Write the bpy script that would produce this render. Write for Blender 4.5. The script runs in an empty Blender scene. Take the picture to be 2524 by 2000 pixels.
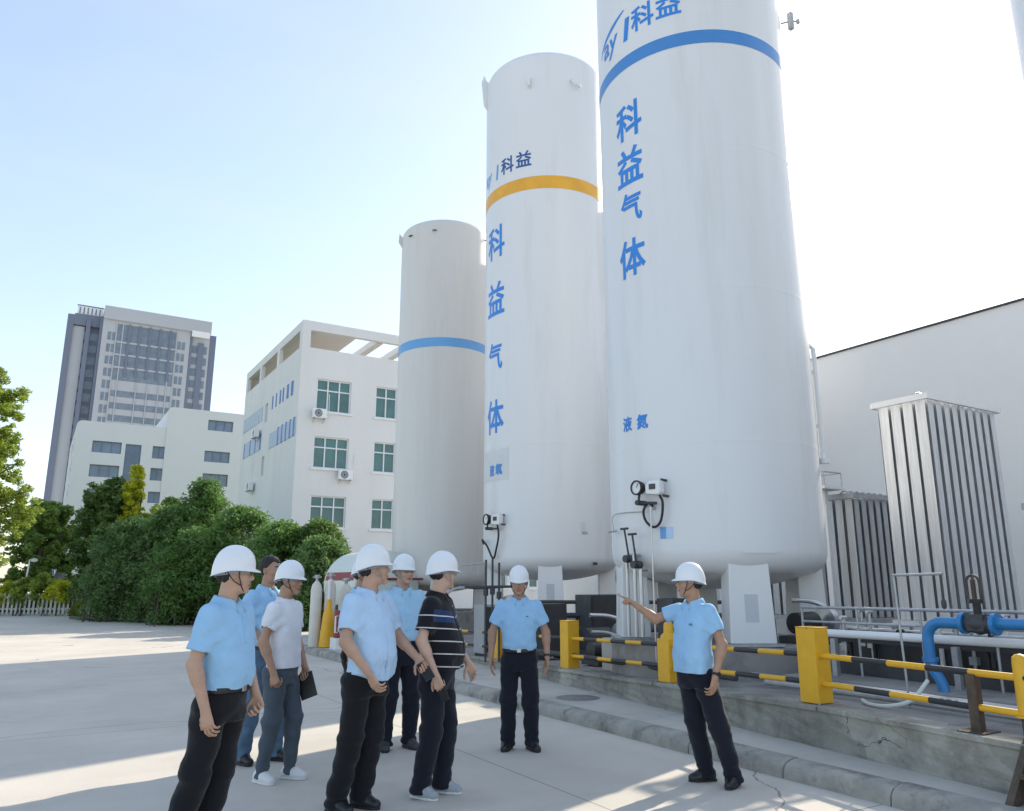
import bpy, bmesh, math, random
import numpy as np
from mathutils import Vector, Matrix

S = bpy.context.scene
R = math.radians
rnd = random.Random(7)

# ------------------------------------------------------------------ camera, sky, sun, exposure
# the yard's own grid is the world: +Y runs along the kerb, +X across it
cam_d = bpy.data.cameras.new('camera')
cam = bpy.data.objects.new('camera', cam_d)
S.collection.objects.link(cam)
cam.location = (0, 0, 1.6)
cam.rotation_euler = (R(90 + 12.83), 0, R(-31.2))
cam_d.sensor_fit = 'HORIZONTAL'
cam_d.sensor_width = 36
cam_d.lens = 27.2
cam_d.clip_start = 0.1
cam_d.clip_end = 3000
S.camera = cam

SUN_EL, SUN_AZ = 30.0, 71.5          # azimuth from +Y towards +X
w = bpy.data.worlds.new('World'); S.world = w; w.use_nodes = True
wn = w.node_tree.nodes; wl = w.node_tree.links
sky = wn.new('ShaderNodeTexSky'); sky.sky_type = 'NISHITA'; sky.sun_disc = False
sky.sun_elevation = R(SUN_EL); sky.sun_rotation = R(SUN_AZ)
sky.air_density = 1.0; sky.dust_density = 1.0; sky.ozone_density = 1.0; sky.altitude = 0
gm = wn.new('ShaderNodeGamma'); gm.inputs['Gamma'].default_value = .68     # softens the sky's own range, as hazy summer air does
wl.new(sky.outputs[0], gm.inputs['Color'])
tcw = wn.new('ShaderNodeTexCoord'); mpw = wn.new('ShaderNodeMapping'); mpw.inputs['Scale'].default_value = (1.2, 1.2, 4.0); wl.new(tcw.outputs['Generated'], mpw.inputs[0])
nzw = wn.new('ShaderNodeTexNoise'); nzw.inputs['Scale'].default_value = 1.7; nzw.inputs['Detail'].default_value = 5; nzw.inputs['Distortion'].default_value = .6; wl.new(mpw.outputs[0], nzw.inputs['Vector'])
mrw = wn.new('ShaderNodeMapRange'); mrw.inputs['From Min'].default_value = .45; mrw.inputs['From Max'].default_value = .75; mrw.inputs['To Max'].default_value = .22; wl.new(nzw.outputs['Fac'], mrw.inputs[0])
mxw = wn.new('ShaderNodeMix'); mxw.data_type = 'RGBA'; wl.new(mrw.outputs[0], mxw.inputs['Factor']); wl.new(gm.outputs[0], mxw.inputs['A']); mxw.inputs['B'].default_value = (1.9, 2.05, 2.2, 1)   # thin veils of high cloud
wl.new(mxw.outputs['Result'], wn['Background'].inputs[0])
wn['Background'].inputs[1].default_value = 0.15

sd = bpy.data.lights.new('sun', 'SUN'); sun = bpy.data.objects.new('sun', sd)
S.collection.objects.link(sun)
sd.energy = 2.1; sd.angle = R(0.6); sd.color = (1.0, 0.90, 0.74)
sv = Vector((math.sin(R(SUN_AZ)) * math.cos(R(SUN_EL)), math.cos(R(SUN_AZ)) * math.cos(R(SUN_EL)), math.sin(R(SUN_EL))))
sun.rotation_euler = sv.to_track_quat('Z', 'Y').to_euler()
sun.location = (30, 10, 40)

S.view_settings.view_transform = 'Standard'
S.view_settings.look = 'None'
S.view_settings.exposure = 1.6
S.view_settings.gamma = 1.0
S.view_settings.use_curve_mapping = False

# ------------------------------------------------------------------ materials
def M(name, col, rough=0.6, metal=0.0, var=0.12, vs=2.0, bump=0.0, bs=40.0, spec=0.5, stain=None, stain_s=1.0, stain_lo=0.5, stain_hi=0.62, stretch=None):
    m = bpy.data.materials.new(name); m.use_nodes = True
    n = m.node_tree.nodes; l = m.node_tree.links; b = n['Principled BSDF']
    b.inputs['Roughness'].default_value = rough; b.inputs['Metallic'].default_value = metal
    b.inputs['Specular IOR Level'].default_value = spec
    tc = n.new('ShaderNodeTexCoord'); src = tc.outputs['Object']
    if stretch:
        mp = n.new('ShaderNodeMapping'); mp.inputs['Scale'].default_value = stretch
        l.new(src, mp.inputs[0]); src = mp.outputs[0]
    nz = n.new('ShaderNodeTexNoise'); nz.inputs['Scale'].default_value = vs; nz.inputs['Detail'].default_value = 6; nz.inputs['Roughness'].default_value = .62
    l.new(src, nz.inputs['Vector'])
    rp = n.new('ShaderNodeValToRGB'); e = rp.color_ramp.elements
    e[0].position = .3; e[1].position = .7
    e[0].color = tuple(c * (1 - var) for c in col) + (1,); e[1].color = tuple(min(1, c * (1 + var)) for c in col) + (1,)
    l.new(nz.outputs['Fac'], rp.inputs[0]); out = rp.outputs[0]
    if stain:
        n2 = n.new('ShaderNodeTexNoise'); n2.inputs['Scale'].default_value = stain_s; n2.inputs['Detail'].default_value = 8; n2.inputs['Roughness'].default_value = .7
        l.new(src, n2.inputs['Vector'])
        r2 = n.new('ShaderNodeValToRGB'); r2.color_ramp.elements[0].position = stain_lo; r2.color_ramp.elements[1].position = stain_hi
        l.new(n2.outputs['Fac'], r2.inputs[0])
        mx = n.new('ShaderNodeMix'); mx.data_type = 'RGBA'
        l.new(r2.outputs[0], mx.inputs['Factor']); l.new(out, mx.inputs['A']); mx.inputs['B'].default_value = tuple(stain) + (1,)
        out = mx.outputs['Result']
    l.new(out, b.inputs['Base Color'])
    if bump:
        nb = n.new('ShaderNodeTexNoise'); nb.inputs['Scale'].default_value = bs; nb.inputs['Detail'].default_value = 5
        l.new(src, nb.inputs['Vector'])
        bp = n.new('ShaderNodeBump'); bp.inputs['Strength'].default_value = bump; bp.inputs['Distance'].default_value = .02
        l.new(nb.outputs['Fac'], bp.inputs['Height']); l.new(bp.outputs[0], b.inputs['Normal'])
    return m

def concrete_slab(name, col, jx, jy):
    """road concrete: tone drift, stains, hairline cracks and saw-cut joints"""
    m = M(name, col, .85, var=.10, vs=.6, bump=.16, bs=60, spec=.25, stain=tuple(c * .74 for c in col), stain_s=.55, stain_lo=.52, stain_hi=.85)
    n = m.node_tree.nodes; l = m.node_tree.links; b = n['Principled BSDF']
    old = b.inputs['Base Color'].links[0].from_socket
    tc = n.new('ShaderNodeTexCoord')
    sp = n.new('ShaderNodeSeparateXYZ'); l.new(tc.outputs['Object'], sp.inputs[0])
    def joint(axis, per, off, wid):
        a = n.new('ShaderNodeMath'); a.operation = 'ADD'; a.inputs[1].default_value = off; l.new(sp.outputs[axis], a.inputs[0])
        p = n.new('ShaderNodeMath'); p.operation = 'PINGPONG'; p.inputs[1].default_value = per / 2; l.new(a.outputs[0], p.inputs[0])
        c = n.new('ShaderNodeMath'); c.operation = 'LESS_THAN'; c.inputs[1].default_value = wid; l.new(p.outputs[0], c.inputs[0])
        return c.outputs[0]
    mxm = n.new('ShaderNodeMath'); mxm.operation = 'MAXIMUM'
    l.new(joint(0, jx[0], jx[1], .007), mxm.inputs[0]); l.new(joint(1, jy[0], jy[1], .007), mxm.inputs[1])
    v = n.new('ShaderNodeTexVoronoi'); v.feature = 'DISTANCE_TO_EDGE'; v.inputs['Scale'].default_value = .16
    nz = n.new('ShaderNodeTexNoise'); nz.inputs['Scale'].default_value = 1.3; nz.inputs['Detail'].default_value = 6
    l.new(tc.outputs['Object'], nz.inputs['Vector'])
    ad = n.new('ShaderNodeVectorMath'); ad.operation = 'MULTIPLY_ADD'; ad.inputs[1].default_value = (.9, .9, 0)
    l.new(nz.outputs['Color'], ad.inputs[0]); l.new(tc.outputs['Object'], ad.inputs[2]); l.new(ad.outputs[0], v.inputs['Vector'])
    ck = n.new('ShaderNodeMath'); ck.operation = 'LESS_THAN'; ck.inputs[1].default_value = .0016; l.new(v.outputs['Distance'], ck.inputs[0])
    m2 = n.new('ShaderNodeMath'); m2.operation = 'MAXIMUM'; l.new(mxm.outputs[0], m2.inputs[0]); l.new(ck.outputs[0], m2.inputs[1])
    s = n.new('ShaderNodeMath'); s.operation = 'MULTIPLY'; s.inputs[1].default_value = .55; l.new(m2.outputs[0], s.inputs[0])
    mx = n.new('ShaderNodeMix'); mx.data_type = 'RGBA'; l.new(s.outputs[0], mx.inputs['Factor']); l.new(old, mx.inputs['A'])
    mx.inputs['B'].default_value = (.07, .065, .06, 1); l.new(mx.outputs['Result'], b.inputs['Base Color'])
    return m

def cracked(m, scale=1.5, wid=.0024):
    n = m.node_tree.nodes; l = m.node_tree.links; b = n['Principled BSDF']; old = b.inputs['Base Color'].links[0].from_socket
    tc = n.new('ShaderNodeTexCoord'); nz = n.new('ShaderNodeTexNoise'); nz.inputs['Scale'].default_value = 2.5; nz.inputs['Detail'].default_value = 6; l.new(tc.outputs['Object'], nz.inputs['Vector'])
    ad = n.new('ShaderNodeVectorMath'); ad.operation = 'MULTIPLY_ADD'; ad.inputs[1].default_value = (.35, .35, .35); l.new(nz.outputs['Color'], ad.inputs[0]); l.new(tc.outputs['Object'], ad.inputs[2])
    v = n.new('ShaderNodeTexVoronoi'); v.feature = 'DISTANCE_TO_EDGE'; v.inputs['Scale'].default_value = scale; l.new(ad.outputs[0], v.inputs['Vector'])
    ck = n.new('ShaderNodeMath'); ck.operation = 'LESS_THAN'; ck.inputs[1].default_value = wid; l.new(v.outputs['Distance'], ck.inputs[0])
    n2 = n.new('ShaderNodeTexNoise'); n2.inputs['Scale'].default_value = .9; l.new(tc.outputs['Object'], n2.inputs['Vector'])
    g = n.new('ShaderNodeMath'); g.operation = 'GREATER_THAN'; g.inputs[1].default_value = .54; l.new(n2.outputs['Fac'], g.inputs[0])
    mu = n.new('ShaderNodeMath'); mu.operation = 'MULTIPLY'; l.new(ck.outputs[0], mu.inputs[0]); l.new(g.outputs[0], mu.inputs[1])
    v2 = n.new('ShaderNodeTexVoronoi'); v2.inputs['Scale'].default_value = 2.2; l.new(ad.outputs[0], v2.inputs['Vector'])   # patches of newer render
    bw = n.new('ShaderNodeSeparateColor'); l.new(v2.outputs['Color'], bw.inputs[0]); mr = n.new('ShaderNodeMapRange'); mr.inputs['To Min'].default_value = .72; mr.inputs['To Max'].default_value = 1.15; l.new(bw.outputs[0], mr.inputs[0])
    hs = n.new('ShaderNodeHueSaturation'); l.new(old, hs.inputs['Color']); l.new(mr.outputs[0], hs.inputs['Value'])
    mx = n.new('ShaderNodeMix'); mx.data_type = 'RGBA'; l.new(mu.outputs[0], mx.inputs['Factor']); l.new(hs.outputs[0], mx.inputs['A']); mx.inputs['B'].default_value = (.05, .047, .04, 1); l.new(mx.outputs['Result'], b.inputs['Base Color'])
    return m

def leaf_mat(name, c1, c2, trans=.45):
    m = bpy.data.materials.new(name); m.use_nodes = True
    n = m.node_tree.nodes; l = m.node_tree.links; n.remove(n['Principled BSDF'])
    tc = n.new('ShaderNodeTexCoord'); nz = n.new('ShaderNodeTexNoise'); nz.inputs['Scale'].default_value = 1.6; nz.inputs['Detail'].default_value = 3
    l.new(tc.outputs['Object'], nz.inputs['Vector'])
    rp = n.new('ShaderNodeValToRGB'); rp.color_ramp.elements[0].position = .35; rp.color_ramp.elements[1].position = .65
    rp.color_ramp.elements[0].color = c1 + (1,); rp.color_ramp.elements[1].color = c2 + (1,); l.new(nz.outputs['Fac'], rp.inputs[0])
    d = n.new('ShaderNodeBsdfDiffuse'); t = n.new('ShaderNodeBsdfTranslucent'); g = n.new('ShaderNodeBsdfGlossy'); g.inputs['Roughness'].default_value = .5
    l.new(rp.outputs[0], d.inputs[0]); l.new(rp.outputs[0], t.inputs[0])
    x = n.new('ShaderNodeMixShader'); x.inputs[0].default_value = trans; l.new(d.outputs[0], x.inputs[1]); l.new(t.outputs[0], x.inputs[2])
    y = n.new('ShaderNodeMixShader'); y.inputs[0].default_value = .05; l.new(x.outputs[0], y.inputs[1]); l.new(g.outputs[0], y.inputs[2])
    l.new(y.outputs[0], n['Material Output'].inputs[0])
    return m

MT = dict(
    road=concrete_slab('concrete road', (.585, .54, .475), (5.2, 1.45), (6.1, 2.2)),
    walk=M('pavement cement', (.52, .49, .44), .9, var=.1, vs=1.2, bump=.25, bs=35, stain=(.36, .345, .31), stain_s=1.1, stain_lo=.52, stain_hi=.75),
    kerb=M('weathered kerb', (.34, .325, .29), .92, var=.25, vs=4, bump=.6, bs=18, stain=(.12, .115, .11), stain_s=3, stain_lo=.5, stain_hi=.7),
    wallc=cracked(M('old cement render', (.34, .33, .285), .92, var=.20, vs=2.6, bump=.8, bs=16, stain=(.15, .145, .125), stain_s=2.2, stain_lo=.47, stain_hi=.72)),
    yard=M('yard concrete', (.30, .285, .27), .9, var=.15, vs=1.0, bump=.2, bs=30, stain=(.15, .14, .13), stain_s=1.2, stain_lo=.5, stain_hi=.7),
    tank=M('white tank paint', (.75, .755, .76), .32, var=.02, vs=.5, spec=.4, stain=(.655, .655, .64), stain_s=1.7, stain_lo=.52, stain_hi=.8, stretch=(1, 1, .12)),
    tankg=M('cream tank paint', (.66, .645, .615), .42, var=.02, vs=.5, spec=.4, stain=(.58, .565, .535), stain_s=1.4, stain_lo=.5, stain_hi=.85, stretch=(1, 1, .12)),
    bandb=M('blue band paint', (.06, .24, .58), .4, var=.06),
    bandl=M('light blue band paint', (.13, .36, .68), .4, var=.06),
    bando=M('orange band paint', (.80, .40, .03), .4, var=.1),
    letter=M('blue lettering paint', (.025, .23, .68), .4, var=.06),
    letterd=M('navy lettering paint', (.025, .085, .30), .4, var=.06),
    pale=M('pale blue label', (.45, .62, .86), .4, var=.04),
    wwall=M('office wall paint', (.75, .735, .715), .85, var=.04, vs=.3, bump=.05, bs=20, stain=(.67, .655, .635), stain_s=.35, stain_lo=.5, stain_hi=.8, stretch=(1, 1, .3)),
    annex=M('annex wall paint', (.70, .69, .69), .85, var=.03, vs=.2, stain=(.63, .62, .62), stain_s=.2, stain_lo=.5, stain_hi=.8, stretch=(1, 1, .4)),
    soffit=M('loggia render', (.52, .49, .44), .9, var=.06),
    trim=M('white window trim', (.78, .78, .78), .5, var=.03),
    tgrey=M('tower light cladding', (.45, .465, .49), .6, var=.05, vs=.05),
    tdark=M('tower slate cladding', (.16, .185, .25), .55, var=.06, vs=.05),
    tdeep=M('tower deep strip', (.07, .085, .125), .5, var=.05),
    ware=M('warehouse cladding', (.74, .745, .75), .75, var=.03, vs=.2, stain=(.69, .695, .70), stain_s=.3, stain_lo=.5, stain_hi=.8),
    dark=M('dark edge metal', (.04, .042, .045), .5, var=.1),
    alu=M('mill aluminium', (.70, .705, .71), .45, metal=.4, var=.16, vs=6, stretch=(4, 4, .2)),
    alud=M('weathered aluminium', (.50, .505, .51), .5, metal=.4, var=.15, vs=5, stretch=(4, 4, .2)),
    steel=M('stainless pipe', (.55, .56, .57), .35, metal=.8, var=.08),
    galv=M('galvanised steel', (.42, .43, .44), .5, metal=.6, var=.15, vs=12),
    black=M('black rubber', (.018, .018, .02), .55, var=.1),
    charc=M('charcoal paint', (.05, .052, .056), .55, var=.2, vs=5),
    grey=M('grey equipment paint', (.34, .35, .36), .5, var=.1, vs=4),
    blue=M('blue pipe paint', (.035, .22, .50), .35, var=.1, vs=4),
    yellow=M('yellow safety paint', (.78, .42, .02), .45, var=.08, vs=5, bump=.05, stain=(.30, .15, .04), stain_s=11, stain_lo=.635, stain_hi=.68),
    yblack=M('black safety paint', (.03, .03, .034), .5, var=.15, vs=5),
    brown=M('brown rusty steel', (.085, .06, .042), .7, var=.35, vs=9, bump=.2),
    red=M('dark red paint', (.24, .02, .03), .45, var=.1),
    wht=M('white plastic', (.80, .80, .80), .4, var=.03),
    cyl=M('off white cylinder paint', (.66, .63, .56), .5, var=.08, vs=4),
    pgreen=M('pale green tank paint', (.62, .67, .62), .4, var=.03),
    bark=M('bark', (.09, .07, .05), .9, var=.3, vs=9, bump=.5),
    rock=M('pale rock', (.42, .42, .40), .9, var=.25, vs=3, bump=.7, bs=8),
    soil=M('soil and litter', (.10, .085, .06), .95, var=.3, vs=4, bump=.5),
    grass=M('rough lawn', (.10, .15, .035), .95, var=.3, vs=4, bump=.6, bs=25),
    fence=M('pale fence paint', (.44, .45, .41), .6, var=.1),
    iron2=M('worn cast iron', (.22, .215, .205), .7, var=.25, vs=12, bump=.3),
    iron=M('dark iron', (.05, .05, .05), .6, var=.2),
)
def glass(name, col, rough=.08):
    m = M(name, col, rough, var=.25, vs=.6, spec=.7); return m
MT['gteal'] = glass('teal window glass', (.07, .17, .165))
MT['gblue'] = glass('blue grey window glass', (.15, .21, .29))
MT['gnavy'] = glass('navy window glass', (.09, .13, .19))
MT['gtower'] = glass('tower glass', (.17, .21, .26), .25)
MT['room'] = M('dim room curtain', (.22, .22, .21), .8, var=.2, vs=1.5)

# ------------------------------------------------------------------ building blocks
ORG = {}
class MB:
    """collects shapes (world coordinates) and links them as one mesh object"""
    def __init__(s): s.v = []; s.f = []; s.m = []; s.sm = []
    def add(s, vs, fs, mi=0, smooth=False):
        o = len(s.v); s.v += [tuple(p) for p in vs]
        s.f += [tuple(i + o for i in f) for f in fs]; s.m += [mi] * len(fs); s.sm += [smooth] * len(fs); return s
    def box(s, a, b, mi=0, rz=0, ctr=None):
        (x0, y0, z0), (x1, y1, z1) = a, b
        vs = [(x0, y0, z0), (x1, y0, z0), (x1, y1, z0), (x0, y1, z0), (x0, y0, z1), (x1, y0, z1), (x1, y1, z1), (x0, y1, z1)]
        if rz:
            cx, cy = ctr if ctr else ((x0 + x1) / 2, (y0 + y1) / 2); c, q = math.cos(rz), math.sin(rz)
            vs = [(cx + (x - cx) * c - (y - cy) * q, cy + (x - cx) * q + (y - cy) * c, z) for x, y, z in vs]
        return s.add(vs, [(0, 3, 2, 1), (4, 5, 6, 7), (0, 1, 5, 4), (1, 2, 6, 5), (2, 3, 7, 6), (3, 0, 4, 7)], mi)
    def tube(s, pts, r, n=10, mi=0, cap=True):
        pts = [Vector(p) for p in pts]; rs = r if isinstance(r, (list, tuple)) else [r] * len(pts)
        t0 = (pts[1] - pts[0]).normalized(); up = Vector((0, 0, 1)) if abs(t0.z) < .9 else Vector((1, 0, 0))
        vs = []; fs = []; nrm = up
        for i, p in enumerate(pts):
            a = pts[max(0, i - 1)]; c = pts[min(len(pts) - 1, i + 1)]; t = (c - a).normalized()
            nrm = (nrm - t * nrm.dot(t)).normalized(); bn = t.cross(nrm)
            for k in range(n):
                an = 2 * math.pi * k / n; vs.append(p + (nrm * math.cos(an) + bn * math.sin(an)) * rs[i])
        for i in range(len(pts) - 1):
            for k in range(n):
                fs.append((i * n + k, i * n + (k + 1) % n, (i + 1) * n + (k + 1) % n, (i + 1) * n + k))
        s.add(vs, fs, mi, True)
        if cap:
            s.add(vs[:n], [tuple(reversed(range(n)))], mi); s.add(vs[-n:], [tuple(range(n))], mi)
        return s
    def lathe(s, prof, c, n=32, mi=0, cap=True, axis='z'):
        vs = []; fs = []
        for (r, h) in prof:
            for k in range(n):
                a = 2 * math.pi * k / n
                if axis == 'z': vs.append((c[0] + r * math.cos(a), c[1] + r * math.sin(a), c[2] + h))
                elif axis == 'y': vs.append((c[0] + r * math.cos(a), c[1] + h, c[2] + r * math.sin(a)))
                else: vs.append((c[0] + h, c[1] + r * math.cos(a), c[2] + r * math.sin(a)))
        for i in range(len(prof) - 1):
            for k in range(n):
                q = (i * n + k, i * n + (k + 1) % n, (i + 1) * n + (k + 1) % n, (i + 1) * n + k)
                fs.append(q if axis != 'y' else q[::-1])
        s.add(vs, fs, mi, True)
        if cap:
            s.add(vs[:n], [tuple(reversed(range(n)))], mi, True); s.add(vs[-n:], [tuple(range(n))], mi, True)
        return s
    def prism(s, poly, z0, z1, mi=0):
        n = len(poly)
        return s.add([(x, y, z0) for x, y in poly] + [(x, y, z1) for x, y in poly],
                     [tuple(reversed(range(n))), tuple(range(n, 2 * n))] + [(i, (i + 1) % n, n + (i + 1) % n, n + i) for i in range(n)], mi)
    def plate(s, poly3, d, mi=0):
        n = len(poly3); d = Vector(d); a = [Vector(p) for p in poly3]
        return s.add(a + [p + d for p in a], [tuple(reversed(range(n))), tuple(range(n, 2 * n))] + [(i, (i + 1) % n, n + (i + 1) % n, n + i) for i in range(n)], mi)
    def build(s, name, mats, parent=None, bevel=0, origin=None, sharp=35):
        if not isinstance(mats, (list, tuple)): mats = [mats]
        o0 = Vector(origin) if origin is not None else (ORG[parent] if parent else Vector((0, 0, 0)))
        me = bpy.data.meshes.new(name)
        me.from_pydata([tuple(Vector(p) - o0) for p in s.v], [], s.f)
        for m in mats: me.materials.append(MT[m] if isinstance(m, str) else m)
        me.polygons.foreach_set('material_index', s.m); me.polygons.foreach_set('use_smooth', s.sm); me.update()
        bm = bmesh.new(); bm.from_mesh(me); bmesh.ops.remove_doubles(bm, verts=bm.verts, dist=1e-5)
        bmesh.ops.recalc_face_normals(bm, faces=bm.faces)
        bm.to_mesh(me); bm.free()
        if any(s.sm): me.set_sharp_from_angle(angle=R(sharp))
        o = bpy.data.objects.new(name, me); S.collection.objects.link(o)
        if parent: o.parent = parent
        else: o.location = o0
        ORG[o] = o0
        if bevel:
            b = o.modifiers.new('bevel', 'BEVEL'); b.width = bevel; b.segments = 2; b.limit_method = 'ANGLE'
        return o
def thing(name, label, cat, loc, group=None):
    o = bpy.data.objects.new(name, None); S.collection.objects.link(o); o.location = loc; o.empty_display_size = .2
    ORG[o] = Vector(loc); return tag(o, label, cat, group)
def tag(o, label, cat, group=None, kind=None):
    if label: o['label'] = label
    if cat: o['category'] = cat
    if group: o['group'] = group
    if kind: o['kind'] = kind
    return o
def struct(o): o['kind'] = 'structure'; return o
def arc(c, r, a0, a1, n, u, v):
    c = Vector(c); u = Vector(u); v = Vector(v)
    return [c + u * (r * math.cos(R(a0 + (a1 - a0) * i / n))) + v * (r * math.sin(R(a0 + (a1 - a0) * i / n))) for i in range(n + 1)]

def holes_wall(mb, o, ux, L, H, rects, nrm, th, mi=0, rmi=0):
    """vertical wall sheet from o along ux (L long, H high) with rectangular openings (x0,z0,x1,z1) and their reveals, th deep against nrm"""
    o = Vector(o); ux = Vector(ux); nrm = Vector(nrm)
    xs = sorted({0, L} | {r[0] for r in rects} | {r[2] for r in rects}); zs = sorted({0, H} | {r[1] for r in rects} | {r[3] for r in rects})
    P = lambda x, z, d=0: o + ux * x + Vector((0, 0, z)) - nrm * d
    for i in range(len(xs) - 1):
        for j in range(len(zs) - 1):
            cx, cz = (xs[i] + xs[i + 1]) / 2, (zs[j] + zs[j + 1]) / 2
            if any(r[0] < cx < r[2] and r[1] < cz < r[3] for r in rects): continue
            mb.add([P(xs[i], zs[j]), P(xs[i + 1], zs[j]), P(xs[i + 1], zs[j + 1]), P(xs[i], zs[j + 1])], [(0, 1, 2, 3)], mi)
    for x0, z0, x1, z1 in rects:
        for a, b in (((x0, z0), (x1, z0)), ((x1, z0), (x1, z1)), ((x1, z1), (x0, z1)), ((x0, z1), (x0, z0))):
            mb.add([P(*a), P(*b), P(*b, th), P(*a, th)], [(0, 1, 2, 3)], rmi)
def window(parent, o, ux, nrm, rect, nx, zsplit, fw, glassm, framem='trim', depth=.2, sill=True):
    """a window part: frame of bars, with its panes as one sub-part"""
    o = Vector(o); ux = Vector(ux); nrm = Vector(nrm); x0, z0, x1, z1 = rect
    mb = MB()
    def bar(a0, b0, a1, b1, d0, d1):
        c = [o + ux * a + Vector((0, 0, b)) - nrm * d for d in (d0, d1) for a, b in ((a0, b0), (a1, b0), (a1, b1), (a0, b1))]
        mb.add(c, [(0, 1, 2, 3), (7, 6, 5, 4), (0, 4, 5, 1), (1, 5, 6, 2), (2, 6, 7, 3), (3, 7, 4, 0)])
    d0, d1 = depth - .09, depth
    bar(x0, z0, x0 + fw, z1, d0, d1); bar(x1 - fw, z0, x1, z1, d0, d1)
    bar(x0 + fw, z0, x1 - fw, z0 + fw, d0, d1); bar(x0 + fw, z1 - fw, x1 - fw, z1, d0, d1)
    for i in range(1, nx):
        x = x0 + (x1 - x0) * i / nx; bar(x - fw / 2, z0 + fw, x + fw / 2, z1 - fw, d0 + .005, d1)
    for zf in zsplit:
        z = z0 + (z1 - z0) * zf; bar(x0 + fw, z - fw / 2, x1 - fw, z + fw / 2, d0 + .01, d1)
    if sill: bar(x0 - .12, z0 - .12, x1 + .12, z0 - .002, -.1, d0)
    f = mb.build('window', framem, parent)
    g = MB(); d = d1 - .02
    P = lambda a, b: o + ux * a + Vector((0, 0, b)) - nrm * d
    g.add([P(x0 + .01, z0 + .01), P(x1 - .01, z0 + .01), P(x1 - .01, z1 - .01), P(x0 + .01, z1 - .01)], [(0, 1, 2, 3)])
    g.build('pane', glassm, f)
    return f

# ------------------------------------------------------------------ ground, kerb, pavement
def sheet(name, poly, z, m, cuts=0):
    mb = MB(); mb.add([(x, y, z) for x, y in poly], [tuple(range(len(poly)))]); return struct(mb.build(name, m))
sheet('ground', [(-900, -300), (900, -300), (900, 1500), (-900, 1500)], 0, 'road')
def yz(y): return min(.49, max(.19, .5 - .032 * (y - 5)))   # top of the low wall, falling away with distance
def bx(y): return max(6.06, 6.19 + (y - 4.1) * .116)              # line of the low wall's face
mb = MB()                                              # pavement slab behind the kerb
mb.prism([(5.70, -3), (bx(-3) + .02, -3), (bx(3) + .02, 3), (bx(24) + .02, 24), (5.70, 24)], .005, .128); struct(mb.build('pavement', 'walk'))
mb = MB(); y = -3.0
rk = random.Random(3)
while y < 24:                                          # kerb stones, worn round on the road side
    L = rk.uniform(.85, 1.15); jx, jz = rk.uniform(-.010, .010), rk.uniform(-.004, .006); ns = 8
    prof0 = [(5.54, -.02), (5.543, .03), (5.548, .07), (5.56, .105), (5.585, .128), (5.62, .138), (5.68, .141), (5.76, .140), (5.76, -.02)]
    vs = []; n = len(prof0); chip = rk.random() < .3
    for i in range(ns + 1):
        t = y + .006 + (L - .012) * i / ns
        for k, (px, pz) in enumerate(prof0):
            q = rk.uniform(-.006, .006) if 0 < k < 6 else 0
            e = .012 if i in (0, ns) and 2 < k < 6 else 0
            if chip and i < 3 and 2 < k < 6: e += .022
            vs.append((px + jx * (k < 7) + q + e * .6, t, pz + (jz if 0 < k < 8 else 0) + q * .5 - e))
    mb.add(vs, [(i * n + k, (i + 1) * n + k, (i + 1) * n + k + 1, i * n + k + 1) for i in range(ns) for k in range(n - 1)], 0, True)
    mb.add(vs, [(i * n + n - 1, (i + 1) * n + n - 1, (i + 1) * n, i * n) for i in range(ns)])
    mb.add(vs[:n], [tuple(range(n))]); mb.add(vs[-n:], [tuple(reversed(range(n)))]); y += L
struct(mb.build('kerb', 'kerb', sharp=50))
mb = MB(); mb.lathe([(.01, .132), (.26, .132), (.265, .129), (.29, .129)], (6.25, 8.67, 0), 40, cap=False)
tag(mb.build('manhole_cover', 'iron2', None, origin=(6.25, 8.67, .13)), 'round grey manhole cover in the pavement between the kerb and the low wall', 'manhole cover')

# low retaining wall with a coping, and the raised yard behind it
rw = thing('retaining_wall', 'low cracked grey cement wall under the yellow and black barrier', 'wall', (bx(8), 8, 0))
mb = MB(); rk = random.Random(11)
NY = 120; ZS = [.10, .16, .22, .28, .34, .40, .455]
ys = [-3 + 27 * i / NY for i in range(NY + 1)]
vs = []
for y in ys:
    h = yz(y) - .045
    for z in ZS:
        z = .10 + (z - .10) / .355 * (h - .10)
        vs.append((bx(y) + rk.uniform(-.012, .012) + (.012 if .2 < z < .35 and rk.random() < .18 else 0), y, z))
    vs.append((bx(y) + .30, y, h)); vs.append((bx(y) + .30, y, .1))
n = len(ZS) + 2
mb.add(vs, [(i * n + k, i * n + k + 1, (i + 1) * n + k + 1, (i + 1) * n + k) for i in range(NY) for k in range(n - 1)])
mb.build('wall_body', 'wallc', rw)
mb = MB(); y = -3
while y < 24:
    L = rk.uniform(1.5, 2.6); o = rk.uniform(-.012, .008); A, B = y + .006, y + L - .006
    q = [(bx(y) - .03 + o, A, yz(A)), (bx(y) + .27, A, yz(A)), (bx(y + L) + .27, B, yz(B)), (bx(y + L) - .03 + o, B, yz(B))]
    mb.plate([(x, yy, z - .043) for x, yy, z in q], (0, 0, .043 + o * .3)); y += L
mb.build('coping', 'wallc', rw, bevel=.006)
mb = MB(); yy = [-3 + 27 * i / 54 for i in range(55)]
mb.add([p for y in yy for p in ((bx(y) + .25, y, yz(y) - .02), (60, y, yz(y) - .02))], [(2 * i, 2 * i + 1, 2 * i + 3, 2 * i + 2) for i in range(54)])
struct(mb.build('yard_floor', 'yard'))

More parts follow.
